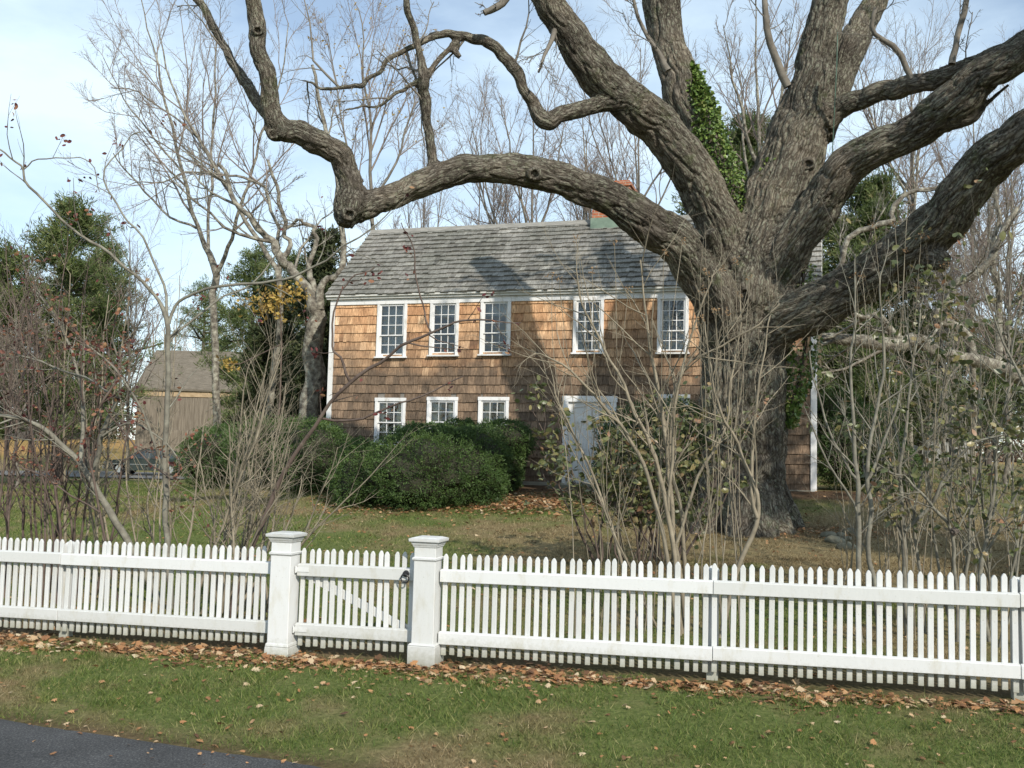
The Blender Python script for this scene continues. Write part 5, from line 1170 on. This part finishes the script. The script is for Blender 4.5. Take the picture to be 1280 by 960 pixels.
guided_tree('gnarled_tree', 'gnarled lichen pale tree close to the left gable of the house', [
 [(388, 600, 22, 26.5), (392, 500, 19, 26.5), (393, 430, 17, 26.5), (395, 392, 14, 26.5), (386, 368, 9, 26.5), (366, 345, 8, 26.5), (350, 322, 8, 26.5), (336, 300, 6, 26.5), (318, 275, 5, 26.5), (296, 250, 4, 26.5), (270, 205, 3, 26.5)],
 [(396, 390, 9, 26.5), (392, 360, 6, 26.6), (388, 340, 5, 26.7), (390, 310, 4, 26.8), (394, 290, 3.5, 26.8), (384, 276, 3, 26.8), (362, 280, 2.6, 26.8), (345, 292, 2, 26.8)],
 [(399, 385, 9, 26.5), (408, 352, 6, 26.5), (422, 340, 6, 26.5), (430, 300, 5, 26.6), (425, 250, 5, 26.7), (413, 205, 4.5, 26.8), (405, 150, 3.5, 27), (395, 80, 2.5, 27)],
 [(352, 325, 5, 26.5), (362, 300, 4, 26.5), (350, 270, 3.5, 26.5), (345, 240, 3, 26.5), (335, 200, 2.4, 26.5)]], M['bark_pale'], 63, {**CB, 2: (5, 0.5, 40, 0.18, 0.04, 8, 0.013)}, 'bare trees beyond the house', None, wob=0.18)
guided_tree('thin_leaved_tree', 'slim tree with sparse orange yellow leaves above the left of the roof', [
 [(470, 470, 7, 36), (468, 330, 6, 36), (465, 240, 5, 36), (462, 170, 4, 36), (455, 90, 2.6, 36), (450, 10, 1.4, 36)], [(466, 280, 4, 36), (440, 200, 3, 36), (420, 120, 2, 36), (410, 40, 1.2, 36)],
 [(466, 250, 4, 36), (500, 190, 3, 36), (515, 120, 2, 36), (520, 60, 1.2, 36)]], M['bark_grey'], 64, {**CB, 2: (13, 0.42, 30, 0.08, 0.09, 8, 0.012)}, BG, M['twig_far'], leaves=(M['yellow'], 420, 0.11))
def up_tree(px, base_d, top_py, seed, label, mat='bark_grey', forks=4, r=7, lean=0, grp=BG, cfg=None, leaves=None, tw='twig_far', spread=80):
    rng = random.Random(seed); d = base_d; g_ = GD(px, d); 
    b_ = 640; py0 = 572 + (1.78 - g_[2]) * FPX / d + (px - 640) * .025
    fork = py0 - (py0 - top_py) * rng.uniform(.28, .42)
    rows = [[(px, py0, r, d), (px + lean * .2, (py0 + fork) / 2, r * .9, d), (px + lean * .4, fork, r * .8, d), (px + lean * .7, (fork + top_py) / 2, r * .45, d), (px + lean, top_py, 1, d)]]
    for k in range(forks):
        f = rng.uniform(.0, .45); y0 = fork + (top_py - fork) * f; x0 = px + lean * (.4 + .4 * f); sx = rng.uniform(-1, 1) * spread; dz = rng.uniform(-2, 2)
        y3 = top_py + (y0 - top_py) * rng.uniform(.05, .45)
        rows.append([(x0, y0, r * .5, d), (x0 + sx * .4, y0 + (y3 - y0) * .3, r * .4, d + dz * .4), (x0 + sx * .75, y0 + (y3 - y0) * .65, r * .28, d + dz * .7), (x0 + sx, y3, 1, d + dz)])
    guided_tree('bare_tree', label, rows, M[mat], seed, cfg or CB, grp, M[tw], leaves=leaves)
up_tree(665, 36, 120, 71, 'bare tree rising behind the middle of the roof', forks=5, r=8)
up_tree(600, 42, 170, 72, 'smaller bare tree behind the roof, left of the middle', forks=4, r=5)
up_tree(730, 38, 140, 73, 'bare tree behind the brick chimney', forks=5, r=8, mat='bark_pale')
up_tree(800, 40, 60, 74, 'tall bare tree between chimney and leaning stem', forks=5, r=6)
up_tree(530, 44, 190, 75, 'low twiggy bare tree above the left end of the ridge', forks=5, r=5)
up_tree(960, 34, -20, 76, 'pale forked bare tree seen between ivy stem and central trunk', forks=5, r=11, mat='bark_pale', lean=-15)
up_tree(1140, 38, 60, 77, 'bare tree behind the upper right limbs', forks=6, r=8, mat='bark_pale', spread=110)
up_tree(1215, 40, 120, 78, 'bare tree filling the gap between the two right limbs', forks=6, r=8, mat='bark_pale')
up_tree(1262, 33, 170, 79, 'grey bare tree at the right edge under the lowest limb', forks=6, r=8, mat='bark_pale')
up_tree(1120, 46, 300, 80, 'low spreading bare tree right of the house', forks=6, r=7, spread=90)
up_tree(80, 50, 330, 81, 'small bare tree by the grey shed at far left', forks=4, r=5)
up_tree(160, 46, 300, 82, 'thin bare tree left of the barn roof', forks=4, r=5)
up_tree(1190, 52, 330, 83, 'distant twiggy bare tree at right behind the low limb', forks=6, r=7)
up_tree(1180, 34, 250, 85, 'small dense bare tree behind the forked shrub at right', forks=7, r=6, spread=70)
up_tree(1260, 30, 300, 86, 'low dense bare tree beside the right edge of the picture', forks=7, r=6, spread=70)
up_tree(20, 34, 380, 87, 'low bare tree in front of the left pines', forks=6, r=5, spread=60)
up_tree(1060, 50, 230, 84, 'bare tree just right of the house gable', forks=5, r=6)
guided_tree('gnarled_tree', 'old pale tree stretching a thick crooked limb level across the right background', [
 [(1345, 660, 20, 27), (1330, 560, 18, 27), (1300, 490, 15, 27), (1255, 464, 12, 27), (1210, 452, 11, 27), (1170, 436, 12, 27), (1130, 428, 13, 27.2), (1085, 430, 12, 27.5), (1040, 422, 9, 28), (1005, 428, 6, 28.5)],
 [(1225, 455, 8, 27), (1200, 405, 8, 27), (1175, 395, 8, 27), (1195, 365, 8, 27), (1225, 340, 7, 27), (1245, 300, 5, 27), (1275, 260, 4, 27)],
 [(1130, 430, 7, 27.2), (1105, 400, 6, 27.2), (1070, 395, 5, 27), (1040, 350, 5, 27), (1070, 290, 5, 26.8), (1110, 280, 5, 26.6), (1130, 250, 4, 26.5), (1180, 225, 3, 26.4)],
 [(1250, 462, 7, 27), (1247, 400, 6, 27.2), (1243, 330, 5, 27.4), (1245, 270, 4, 27.5), (1235, 200, 3, 27.6)]], M['bark_pale'], 90, {**CB, 2: (7, 0.45, 42, 0.18, 0.03, 8, 0.012)}, BG, None, wob=0.2)

# conifers
def conifer(label, px, py_top, d, w_px, seed, mat='pine', shape='pine', n=1.0, grp='evergreens beyond the house', name='pine_tree', py_base=None):
    rng = random.Random(seed); nr = np.random.default_rng(seed); g_ = GD(px, d); top = P(px, py_top, d); hgt = top[2] - g_[2]; W = w_px * d / FPX * 1.15
    root = thing(name, label, 'tree', g_, 0, grp)
    tr_ = walk(rng, (0, 0, 0), (0, 0, 1), hgt * 0.97, 9, 0.02, 0.02); tube_obj('trunk', [(tr_, [max(.03, hgt * .022 * (1 - .9 * k / 8)) for k in range(9)])], M['bark_dark'], root, 8)
    br = []; C = []; D = []
    nb = int((64 if shape == 'pine' else 80) * (1 if n >= 1 else n + .2))
    for k in range(nb):
        f = (0.16 if shape == 'pine' else 0.05) + (0.84 if shape == 'pine' else .95) * (k + rng.random()) / nb; t = f * 8; i = min(int(t), 7); p = tuple(tr_[i][j] + (tr_[i + 1][j] - tr_[i][j]) * (t - i) for j in range(3))
        a = rng.uniform(0, 6.283); prof = (1 - f) ** 0.38 * (0.7 + 0.3 * math.sin(f * 3.1)) if shape == 'pine' else (1 - f) ** 0.75
        Ln = max(0.25, W * prof * rng.uniform(.55, 1.15)); up = .12 if shape == 'pine' else .5
        q = walk(rng, p, norm((math.cos(a), math.sin(a), up)), Ln, 6, .10, .05); br.append((q, [max(.012, .03 * Ln * (1 - .8 * j / 5)) for j in range(6)]))
        for j in range(int((26 if shape == 'pine' else 28) * n * (0.4 + Ln / max(W, .1)))):
            u = rng.random() ** .7 * 5; ii = min(int(u), 4); c = [q[ii][z] + (q[ii + 1][z] - q[ii][z]) * (u - ii) for z in range(3)]
            sp = 0.06 * W + .1
            c = [c[0] + rng.gauss(0, sp * .9), c[1] + rng.gauss(0, sp * .9), c[2] + rng.gauss(0, sp * .5) + .05]; C.append(c); D.append((q[5][0] - q[0][0], q[5][1] - q[0][1], .5 * Ln))
    tube_obj('branch_whorl', br, M['bark_dark'], root, 4)
    C = np.array(C); D = np.array(D); D /= np.linalg.norm(D, axis=1, keepdims=True); m_ = 16
    s = 0.26 if shape == 'pine' else 0.17
    C2 = np.repeat(C, m_, 0) + nr.normal(0, s * .35, (len(C) * m_, 3)); D2 = np.repeat(D, m_, 0) * .5 + nr.normal(0, .6, (len(C) * m_, 3)) + np.array([0, 0, .2])
    V, Q = leaf_quads(C2, np.full(len(C2), s) * nr.uniform(.6, 1.2, len(C2)), nr, dirs=D2, width=.16 if shape == 'pine' else .34, fold=.1)
    rn = np.clip(np.repeat(nr.random(len(C)) * .6, m_) + nr.random(len(C2)) * .45, 0, 1)
    obj('crown', mk_mesh('crown', V, Q, None, False, {'rnd': np.repeat(rn, 4)}), M[mat], root)
conifer('bushy green pine at the far left behind the saplings', 70, 238, 38, 95, 101, n=1.5)
conifer('shorter pine at the left edge of the picture', -20, 300, 36, 70, 102)
conifer('dark pine behind the shed at far left', 115, 300, 46, 55, 103)
conifer('blue green pine above the barn roof', 300, 300, 48, 60, 104, n=1.1)
conifer('dark olive cedar hugging the left gable of the house', 400, 282, 30, 62, 105, 'cedarfol', 'cedar', n=1.5, name='cedar_tree')
conifer('low dark cedar left of the gnarled tree', 335, 350, 33, 60, 106, 'cedarfol', 'cedar', n=1.3, name='cedar_tree')
conifer('tall pine seen between the ivy stem and the central trunk', 922, 125, 36, 115, 107, n=3.0)
conifer('pine right of the central trunk below the big limbs', 1080, 210, 36, 110, 108, n=2.8)
conifer('small pine right of the house behind the dense bush', 1060, 370, 33, 70, 109, n=1.2)
conifer('broad pine at the far left filling the gap above the shed', 105, 262, 56, 95, 111, n=1.2)
conifer('dark evergreen rising above the barn ridge', 250, 345, 70, 80, 112, n=1.0)
conifer('mid green pine between the gnarled tree and the barn', 345, 310, 44, 75, 113, n=1.1)
conifer('dark evergreen beyond the right end of the fence', 1235, 400, 56, 90, 114, n=1.0)
conifer('dark pine behind the pale shed at right', 1190, 400, 58, 85, 115, n=1.0)
conifer('broad pine cut by the right edge of the picture', 1300, 330, 46, 90, 116, n=1.2)
conifer('unseen pine added out of frame on the right to shade the big limbs', 2350, -1290, 7.5, 360, 117, n=1.5, grp=None)  # stands outside the view, added only to shade the right-hand limbs
conifer('far pine low on the right horizon', 1150, 440, 60, 60, 110)

# golden-leaved vine in the cedar
ny = np.random.default_rng(5); C = []
for (px, py, s, k) in ((360, 368, 12, 150), (340, 385, 13, 130), (325, 378, 14, 90), (285, 455, 8, 60)):
    for _ in range(k): C.append(P(px + ny.normal(0, s), py + ny.normal(0, s * .6), 25.5 + ny.normal(0, .2)))
yr = thing('golden_vine', 'small clump of golden yellow leaves left of the house corner', 'vine', (float(C[0][0]), float(C[0][1]), terrain(C[0][0], C[0][1])))
leaves_obj('foliage', C, 0.12, M['yellow'], yr, tuple(yr.location), 5, width=.7)
vb = [tuple(np.array(yr.location)), tuple(P(350, 500, 25.5)), tuple(P(352, 430, 25.5)), tuple(P(350, 385, 25.5))]
tube_obj('vine_stem', [(vb, [.03, .025, .02, .015]), ([vb[2], tuple(P(300, 455, 25.5)), tuple(P(285, 455, 25.5)), tuple(P(280, 452, 25.5))], [.015] * 4)], M['stem_brown'], yr, 5, tuple(yr.location))

# far wood: one mass of bare trees and brush
def far_wood():
    rng = random.Random(77); brs = []; C = []
    cfg = {2: (9, .5, 36, .12, .05, 5, .035), 3: (7, .45, 36, .14, .04, 4, .02), 4: (4, .5, 36, .14, .03, 3, .014)}
    for k in range(120):
        a = rng.uniform(-44, 44); d = rng.uniform(88, 135); x = d * math.tan(R(a)); z = terrain(x, d); h = rng.uniform(8, 15) * (0.75 if -8 < a < 20 else 1)
        p = walk(rng, (x, d, z), (0, 0, 1), h, 7, .05, .03); r_ = [.2 * (1 - .85 * j / 6) for j in range(7)]; out = {}
        sprout(out, rng, p, r_, 2, cfg, .2); brs.append((p, r_))
        for l in out.values(): brs += l
    V, Q, B = tubes(brs, 3); o = obj('far_wood', mk_mesh('far_wood', V, Q, None, False), M['twig_far']); tag(o, 'far mass of bare woodland along the skyline', 'woodland', kind='stuff')
    C = []
    for k in range(230):
        a = rng.uniform(-44, 44); d = rng.uniform(70, 92); x = d * math.tan(R(a)); z = terrain(x, d); w = rng.uniform(1, 3); h = rng.uniform(1.5, 5.5)
        if -8 < a < -2 or d < 82: d += 12
        for _ in range(330): C.append((x + rng.gauss(0, w * .5), d + rng.gauss(0, w * .5), z + abs(rng.gauss(0, h * .5))))
    o = leaves_obj('russet_brush', C, 0.34, M['farbrush'], seed=3, width=.5); tag(o, 'russet brush and undergrowth in front of the far wood', 'undergrowth', kind='stuff')
far_wood()

# ------------------------------------------------------------------ outbuildings
def plankm(name, lo, hi):
    return m_noise(name, [(0.3, lo), (0.7, hi)], 3, 5, stretch=(6, 6, .3), bdist=.01, bscale=8)
M['barnwall'] = plankm('grey barn boards', (0.10, .082, .062), (0.25, .215, .17))
M['barnroof'] = m_noise('brown shingle roof', [(0.3, (.10, .085, .065)), (.7, (.19, .165, .13))], 2.5, 6, stretch=(1, 1, 6), bdist=.02)
M['barntrim'] = m_noise('tan boards', [(0.3, (.30, .22, .13)), (.7, (.45, .34, .22))], 3)
def outbuilding(name, label, pxl, pxr, d, py_eave, py_ridge, wallm, roofm_, depth, doors=1, boardm='barntrim', rot=0.0, group=None):
    a = P(pxl, py_eave, d); b_ = P(pxr, py_eave, d); g0 = terrain((a[0] + b_[0]) / 2, a[1]); W = b_[0] - a[0]; hE = (a[2] + b_[2]) / 2 - g0; rz = P((pxl + pxr) / 2, py_ridge, d + depth / 2)[2] - g0
    root = thing(name, label, 'outbuilding', (a[0], a[1], g0 - 0.3), rot, group); hE += .3; rz += .3
    w = MB(); n_ = int(W / 0.3); rr = random.Random(int(d * 10))
    for i in range(n_):
        x0 = W * i / n_; y = -rr.uniform(0.0, .018); w.box(x0, W * (i + 1) / n_ - .01, y, 0.1, -.3, hE, rr.random())
    w.box(0, .1, .1, depth, -.3, hE); w.box(W - .1, W, .1, depth, -.3, hE); w.box(.1, W - .1, depth - .1, depth, -.3, hE)
    for xx in (0.0, W - .1):
        w.add([(xx, 0.1, hE), (xx, depth, hE), (xx, depth / 2, rz)], [(0, 1, 2)]); 
    w.build('wall', wallm, root)
    r_ = MB(); ov = .18
    for s in (0, 1):
        y0, y1 = (-ov, depth / 2) if s == 0 else (depth + ov, depth / 2); zo = hE - ov * (rz - hE) / (depth / 2)
        r_.hexa([(-ov, y0, zo), (W + ov, y0, zo), (W + ov, y1, rz), (-ov, y1, rz), (-ov, y0, zo + .12), (W + ov, y0, zo + .12), (W + ov, y1, rz + .12), (-ov, y1, rz + .12)])
    r_.build('roof', roofm_, root)
    f = MB(); f.box(-.1, W + .1, -.06, -.02, hE - .5, hE - .12); f.build('fascia_board', M[boardm], root)
    for k in range(doors):
        xc = W * (k + 1) / (doors + 1); f = MB(); f.box(xc - .9, xc - .02, -.07, -.025, .3, min(2.5, hE - .6)); f.box(xc + .02, xc + .9, -.07, -.025, .3, min(2.5, hE - .6)); f.box(xc - .92, xc + .92, -.085, -.072, 1.6, 1.72); f.build('barn_door', wallm, root)
outbuilding('barn', 'grey board barn with brown shingle roof beyond the car at left', 172, 345, 64, 487, 441, M['barnwall'], M['barnroof'], 7, 2)
M['shedroof'] = m_noise('pale shed roof', [(.3, (.28, .28, .27)), (.7, (.42, .42, .4))], 2)
M['darkwall'] = plankm('dark shed boards', (.04, .036, .032), (.10, .09, .08))
outbuilding('shed', 'low dark shed with pale roof at the far left edge', -60, 74, 76, 517, 488, M['darkwall'], M['shedroof'], 6, 1, 'shedroof')
outbuilding('shed', 'small pale grey shed with dark roof beyond the shrubs at far right', 1150, 1215, 74, 530, 508, m_noise('pale shed wall', [(.3, (.16, .16, .15)), (.7, (.28, .28, .26))], 2, stretch=(6, 6, .3)), M['barnroof'], 5, 1, 'barntrim')

# ------------------------------------------------------------------ parked car, seen side on far behind the saplings
def car():
    p0 = P(128, 592, 54); x0 = p0[0]; y0 = p0[1]; z = terrain(x0 + 2, y0) + .05
    root = thing('parked_car', 'dark green sedan parked on the driveway in front of the barn', 'car', (x0, y0, z), 0)
    paint = m_noise('dark green car paint', [(.3, (.018, .028, .024)), (.7, (.03, .042, .036))], 1, rough=.3, spec=.6); dark = m_noise('tyre rubber', [(.3, (.015,) * 3), (.7, (.03,) * 3)], 10)
    chrome = m_noise('bright metal', [(.3, (.6,) * 3), (.7, (.75,) * 3)], 5, rough=.25); chrome.node_tree.nodes['Principled BSDF'].inputs['Metallic'].default_value = .8
    glass = m_noise('car glass', [(.3, (.03, .04, .045)), (.7, (.05, .06, .065))], 2, rough=.05, spec=.8)
    L_, W = 4.6, 1.75
    prof = [(0.03, .32), (0.0, .55), (.06, .72), (.5, .82), (1.25, .90), (3.55, .93), (4.35, .90), (4.55, .78), (4.6, .5), (4.52, .3)]
    wh = [(0.88, .33), (3.62, .33)]
    bot = []
    for cx_, r_ in wh[::-1]:
        bot += [(cx_ + .4 * math.cos(a), .26 + .4 * math.sin(a)) for a in np.linspace(0.0, math.pi, 9)]
    pl = prof + bot; bm = bmesh.new(); sec = [(0, .10), (.06, .02), (.5, 0), (W - .5, 0), (W - .06, .02), (W, .10)]; rows = []
    for y, ins in sec:
        rows.append([bm.verts.new((x + (ins if x < 2.3 else -ins) * .5, y, zz - (ins * .6 if zz > .8 else 0))) for x, zz in pl])
    n_ = len(pl)
    for a, b_ in zip(rows[:-1], rows[1:]):
        for i in range(n_): bm.faces.new((a[i], a[(i + 1) % n_], b_[(i + 1) % n_], b_[i]))
    bm.faces.new(rows[0][::-1]); bm.faces.new(rows[-1]); bmesh.ops.triangulate(bm, faces=[f for f in bm.faces if len(f.verts) > 4]); bmesh.ops.recalc_face_normals(bm, faces=bm.faces)
    me = bpy.data.meshes.new('body'); bm.to_mesh(me); bm.free(); body = obj('body', me, paint, root)
    cab = MB()
    cab.hexa([(1.2, .08, .9), (3.9, .08, .92), (3.9, W - .08, .92), (1.2, W - .08, .9), (1.95, .25, 1.36), (3.25, .25, 1.38), (3.25, W - .25, 1.38), (1.95, W - .25, 1.36)])
    co = cab.build('cabin_glass', glass, root)
    rf_ = MB(); rf_.hexa([(1.88, .22, 1.362), (3.32, .22, 1.383), (3.32, W - .22, 1.383), (1.88, W - .22, 1.362), (2.05, .3, 1.43), (3.15, .3, 1.44), (3.15, W - .3, 1.44), (2.05, W - .3, 1.43)])
    for x_a, x_b in ((1.16, 1.90), (2.55, 2.58), (3.94, 3.30)):
        for yy, yt in ((.07, .24), (W - .07, W - .24)): rf_.hexa([(x_a - .03, yy, .9), (x_a + .04, yy, .9), (x_a + .04, yy + .02, .9), (x_a - .03, yy + .02, .9), (x_b - .03, yt, 1.37), (x_b + .04, yt, 1.37), (x_b + .04, yt + .02, 1.37), (x_b - .03, yt + .02, 1.37)])
    rf_.build('car_roof', paint, root)
    for cx_, r_ in wh:
        for yy in (.10, W - .10):
            t_ = MB(); t_.cyl((cx_, yy, .33), 1, .33, .2, 24); t = t_.build('wheel', dark, root); q = MB(); q.cyl((cx_, yy - .1 if yy < 1 else yy + .1, .33), 1, .2, .03, 20, .2)
            for k in range(5):
                pass
            q.build('rim', chrome, t)
    for yy in (.12, W - .36):
        h = MB(); h.box(-.01, .08, yy, yy + .24, .58, .7); h.build('headlight', chrome, root)
        h = MB(); h.box(4.53, 4.61, yy, yy + .24, .62, .76); h.build('tail_light', m_noise('red lens', [(.3, (.3, .02, .02)), (.7, (.4, .03, .03))], 3), root)
    b_ = MB(); b_.box(-.06, .04, .1, W - .1, .32, .46); b_.build('bumper', chrome, root)
    mr = MB(); mr.box(1.5, 1.62, -.12, .04, .92, 1.02); mr.build('wing_mirror', paint, root)
    s = MB(); s.box(.5, 4.2, -.006, .0, .58, .60); s.build('side_trim', chrome, root)
car()

# ------------------------------------------------------------------ stones by the tree
for k, (px, py, s, lab) in enumerate(((1043, 678, .13, 'flat mossy stone, leftmost of the small heap right of the tree'), (1050, 672, .10, 'dark stone at the back of the small heap right of the tree'), (1058, 686, .12, 'round mossy stone at the front of the small heap right of the tree'), (1060, 676, .09, 'smallest stone in the middle of the heap right of the tree'), (1036, 672, .14, 'long low stone nearest the old tree trunk in the heap'), (1064, 668, .12, 'smooth grey stone, rightmost of the small heap right of the tree'))):
    g_ = G(px, py, 9); bm = bmesh.new(); bmesh.ops.create_icosphere(bm, subdivisions=3, radius=s); r_ = random.Random(k)
    sx, sz = r_.uniform(.8, 1.3), r_.uniform(.45, .7)
    for v in bm.verts:
        v.co *= 1 + .35 * noise.noise(v.co * 6 + Vector((k * 5, 0, 0))); v.co.x *= sx; v.co.z *= sz
    for f in bm.faces: f.smooth = True
    me = bpy.data.meshes.new('stone'); bm.to_mesh(me); bm.free(); o = obj('stone', me, M['stone'], None, (g_[0], g_[1], g_[2] + s * .2)); tag(o, lab, 'stone', 'stones beside the tree')

# ------------------------------------------------------------------ fallen leaves
def litter():
    rng = np.random.default_rng(9); C = []; S = []
    def put(x, y, s, dz=0.01):
        C.append((x, y, terrain(x, y) + dz)); S.append(s)
    for _ in range(4300):            # drift along the fence
        t = rng.uniform(-6, 5.6); dens = .55 + .45 * math.sin(t * 1.3 + 1) ** 2
        if rng.random() > dens + .35 * (t < 0): continue
        w = .16 if t > 1.2 else .26
        o = rng.normal(-.30 if t < -.5 else -.25, w * abs(.75 + .4 * math.sin(t * 2.7))); 
        if o < -.75: continue
        p = F0 + UF * t - NF * o; put(p[0], p[1], rng.uniform(.035, .095), rng.uniform(.0, .03) * math.exp(-(o + .3) ** 2 * 12) + .004)
    for _ in range(900):
        t = rng.uniform(-6, 5.6); o = -.3 - 2.2 * rng.random() ** 1.7; p = F0 + UF * t - NF * o; put(p[0], p[1], rng.uniform(.02, .06), .022)
    for _ in range(60):
        x = rng.uniform(-5, 0); y = 6.1 - .36 * (x + 1.05) - abs(rng.normal(0, .18)); C.append((x, y, -.05)); S.append(rng.uniform(.02, .05))
    for _ in range(1500):
        x = rng.uniform(-7, 8); y = rng.uniform(9, 22)
        if fence_s(x, y) > .3: put(x, y, rng.uniform(.04, .075), .02)
    for _ in range(1900):            # at the foot of the yews and house
        p = G(rng.uniform(395, 760), rng.normal(622, 5) + 10, 15); put(p[0] + rng.normal(0, .2), p[1] + rng.normal(0, .4), rng.uniform(.05, .09), .03)
    for _ in range(900):
        p = G(rng.uniform(585, 700), rng.normal(630, 6), 15); put(p[0], p[1] + rng.normal(0, .3), rng.uniform(.06, .1), .04)
    for _ in range(350):
        x = TREEB[0] + rng.normal(1.4, .8); y = TREEB[1] + rng.normal(-.4, .5); put(x, y, rng.uniform(.05, .08), .02)
    C = np.array(C); n_ = len(C); a = rng.uniform(0, 6.283, n_); dirs = np.stack([np.cos(a), np.sin(a), rng.normal(0, .25, n_)], 1)
    A = dirs / np.linalg.norm(dirs, axis=1, keepdims=True)
    # lie mostly flat
    up = np.stack([rng.normal(0, .35, n_), rng.normal(0, .35, n_), np.ones(n_)], 1)
    class Fake:
        def __init__(s, r): s.r = r; s.first = True
        def normal(s, *a_, **k):
            if s.first: s.first = False; return -np.cross(A, np.cross(A, up)) * 0 + np.cross(np.cross(up, A), up) * 0 + up
            return s.r.normal(*a_, **k)
        def uniform(s, *a_, **k): return s.r.uniform(*a_, **k)
    V, T, k = big_leaf(C, np.array(S), Fake(rng), A, .5, .48, lobes=True)
    o = obj('fallen_leaves', mk_mesh('fallen_leaves', V, None, T, False, {'rnd': np.repeat(rng.random(n_), k)}), M['litter'])
    tag(o, 'tan and orange fallen leaves drifted along the fence and scattered on the grass', 'leaves', kind='stuff')
litter()

# ------------------------------------------------------------------ grass
def grass():
    rng = np.random.default_rng(4); X = []; Y = []; H_ = []; Dr = []
    def area(n, x0, x1, y0, y1, h, test):
        x = rng.uniform(x0, x1, n); y = rng.uniform(y0, y1, n)
        for a, b_ in zip(x, y):
            e = b_ - (6.10 - .36 * (a + 1.05)); s = fence_s(a, b_)
            if abs(a) > b_ * .56 + .4: continue
            if not test(a, b_, e, s): continue
            X.append(a); Y.append(b_); H_.append(h * rng.uniform(.4, 1.2) * (1 + .8 * noise.noise(Vector((a * 4, b_ * 4, 1))))); Dr.append(s)
    def verge(a, b_, e, s):
        if e < .02 or s > 0: return False
        q = noise.noise(Vector((a * 1.6, b_ * 1.6, 3))) 
        if s > -.34 and rng.random() < .8 - .8 * max(0, q): return False
        if e < .25 and rng.random() > e * 3.4: return False
        return rng.random() < .62 + q
    area(360000, -6.5, 6.5, 4.2, 10.6, .042, verge)
    def tuft(a, b_, e, s):
        return e > .1 and s < -.1 and noise.noise(Vector((a * 2.6, b_ * 2.6, 30))) > .22
    area(60000, -6.5, 6.5, 4.2, 10.6, .085, tuft)
    def lawn1(a, b_, e, s):
        wy = 22.99 - .31 * a - b_
        return s > .55 and (wy > 1.3 or not -6.5 < a < 8) and rng.random() < .75 + noise.noise(Vector((a * 1.2, b_ * 1.2, 9)))
    area(260000, -8, 8.5, 8.5, 14, .035, lawn1)
    area(200000, -13, 13, 14, 23, .045, lawn1)
    area(70000, -20, -4, 20, 45, .07, lambda a, b_, e, s: a < -5.4); area(40000, 7, 22, 18, 40, .07, lambda a, b_, e, s: a > 8)
    n_ = len(X); X = np.array(X); Y = np.array(Y); H_ = np.array(H_); Z = np.array([terrain(a, b_) for a, b_ in zip(X, Y)]) - .004
    a = rng.uniform(0, 6.283, n_); w = .0008 + .00034 * Y * rng.uniform(.6, 1.3, n_); lean = rng.normal(0, .75, (n_, 2)) * H_[:, None]
    B = np.stack([X, Y, Z], 1); sd = np.stack([np.cos(a) * w, np.sin(a) * w, 0 * w], 1)
    V = np.stack([B - sd, B + sd, B + np.stack([lean[:, 0], lean[:, 1], H_], 1)], 1).reshape(-1, 3)
    dry = np.zeros(n_); Dr = np.array(Dr); dd = np.hypot((X - TREEB[0] - .5) * .6, Y - TREEB[1] + 1.6)
    t = np.clip((4.2 - dd) / 2.7, 0, 1); dry = np.where(Dr > 0, -.02 + .33 * t * t * (3 - 2 * t) + .07 * (X > 3), -.055 + .12 * np.clip((-Dr - 1.7) / .6, 0, 1))
    o = obj('grass', mk_mesh('grass', V, None, np.arange(n_ * 3).reshape(-1, 3), False, {'rnd': np.repeat(rng.random(n_), 3), 'dry': np.repeat(dry, 3)}), M['grass'])
    tag(o, 'short autumn grass, green with dry tan patches', 'grass', kind='stuff')
grass()
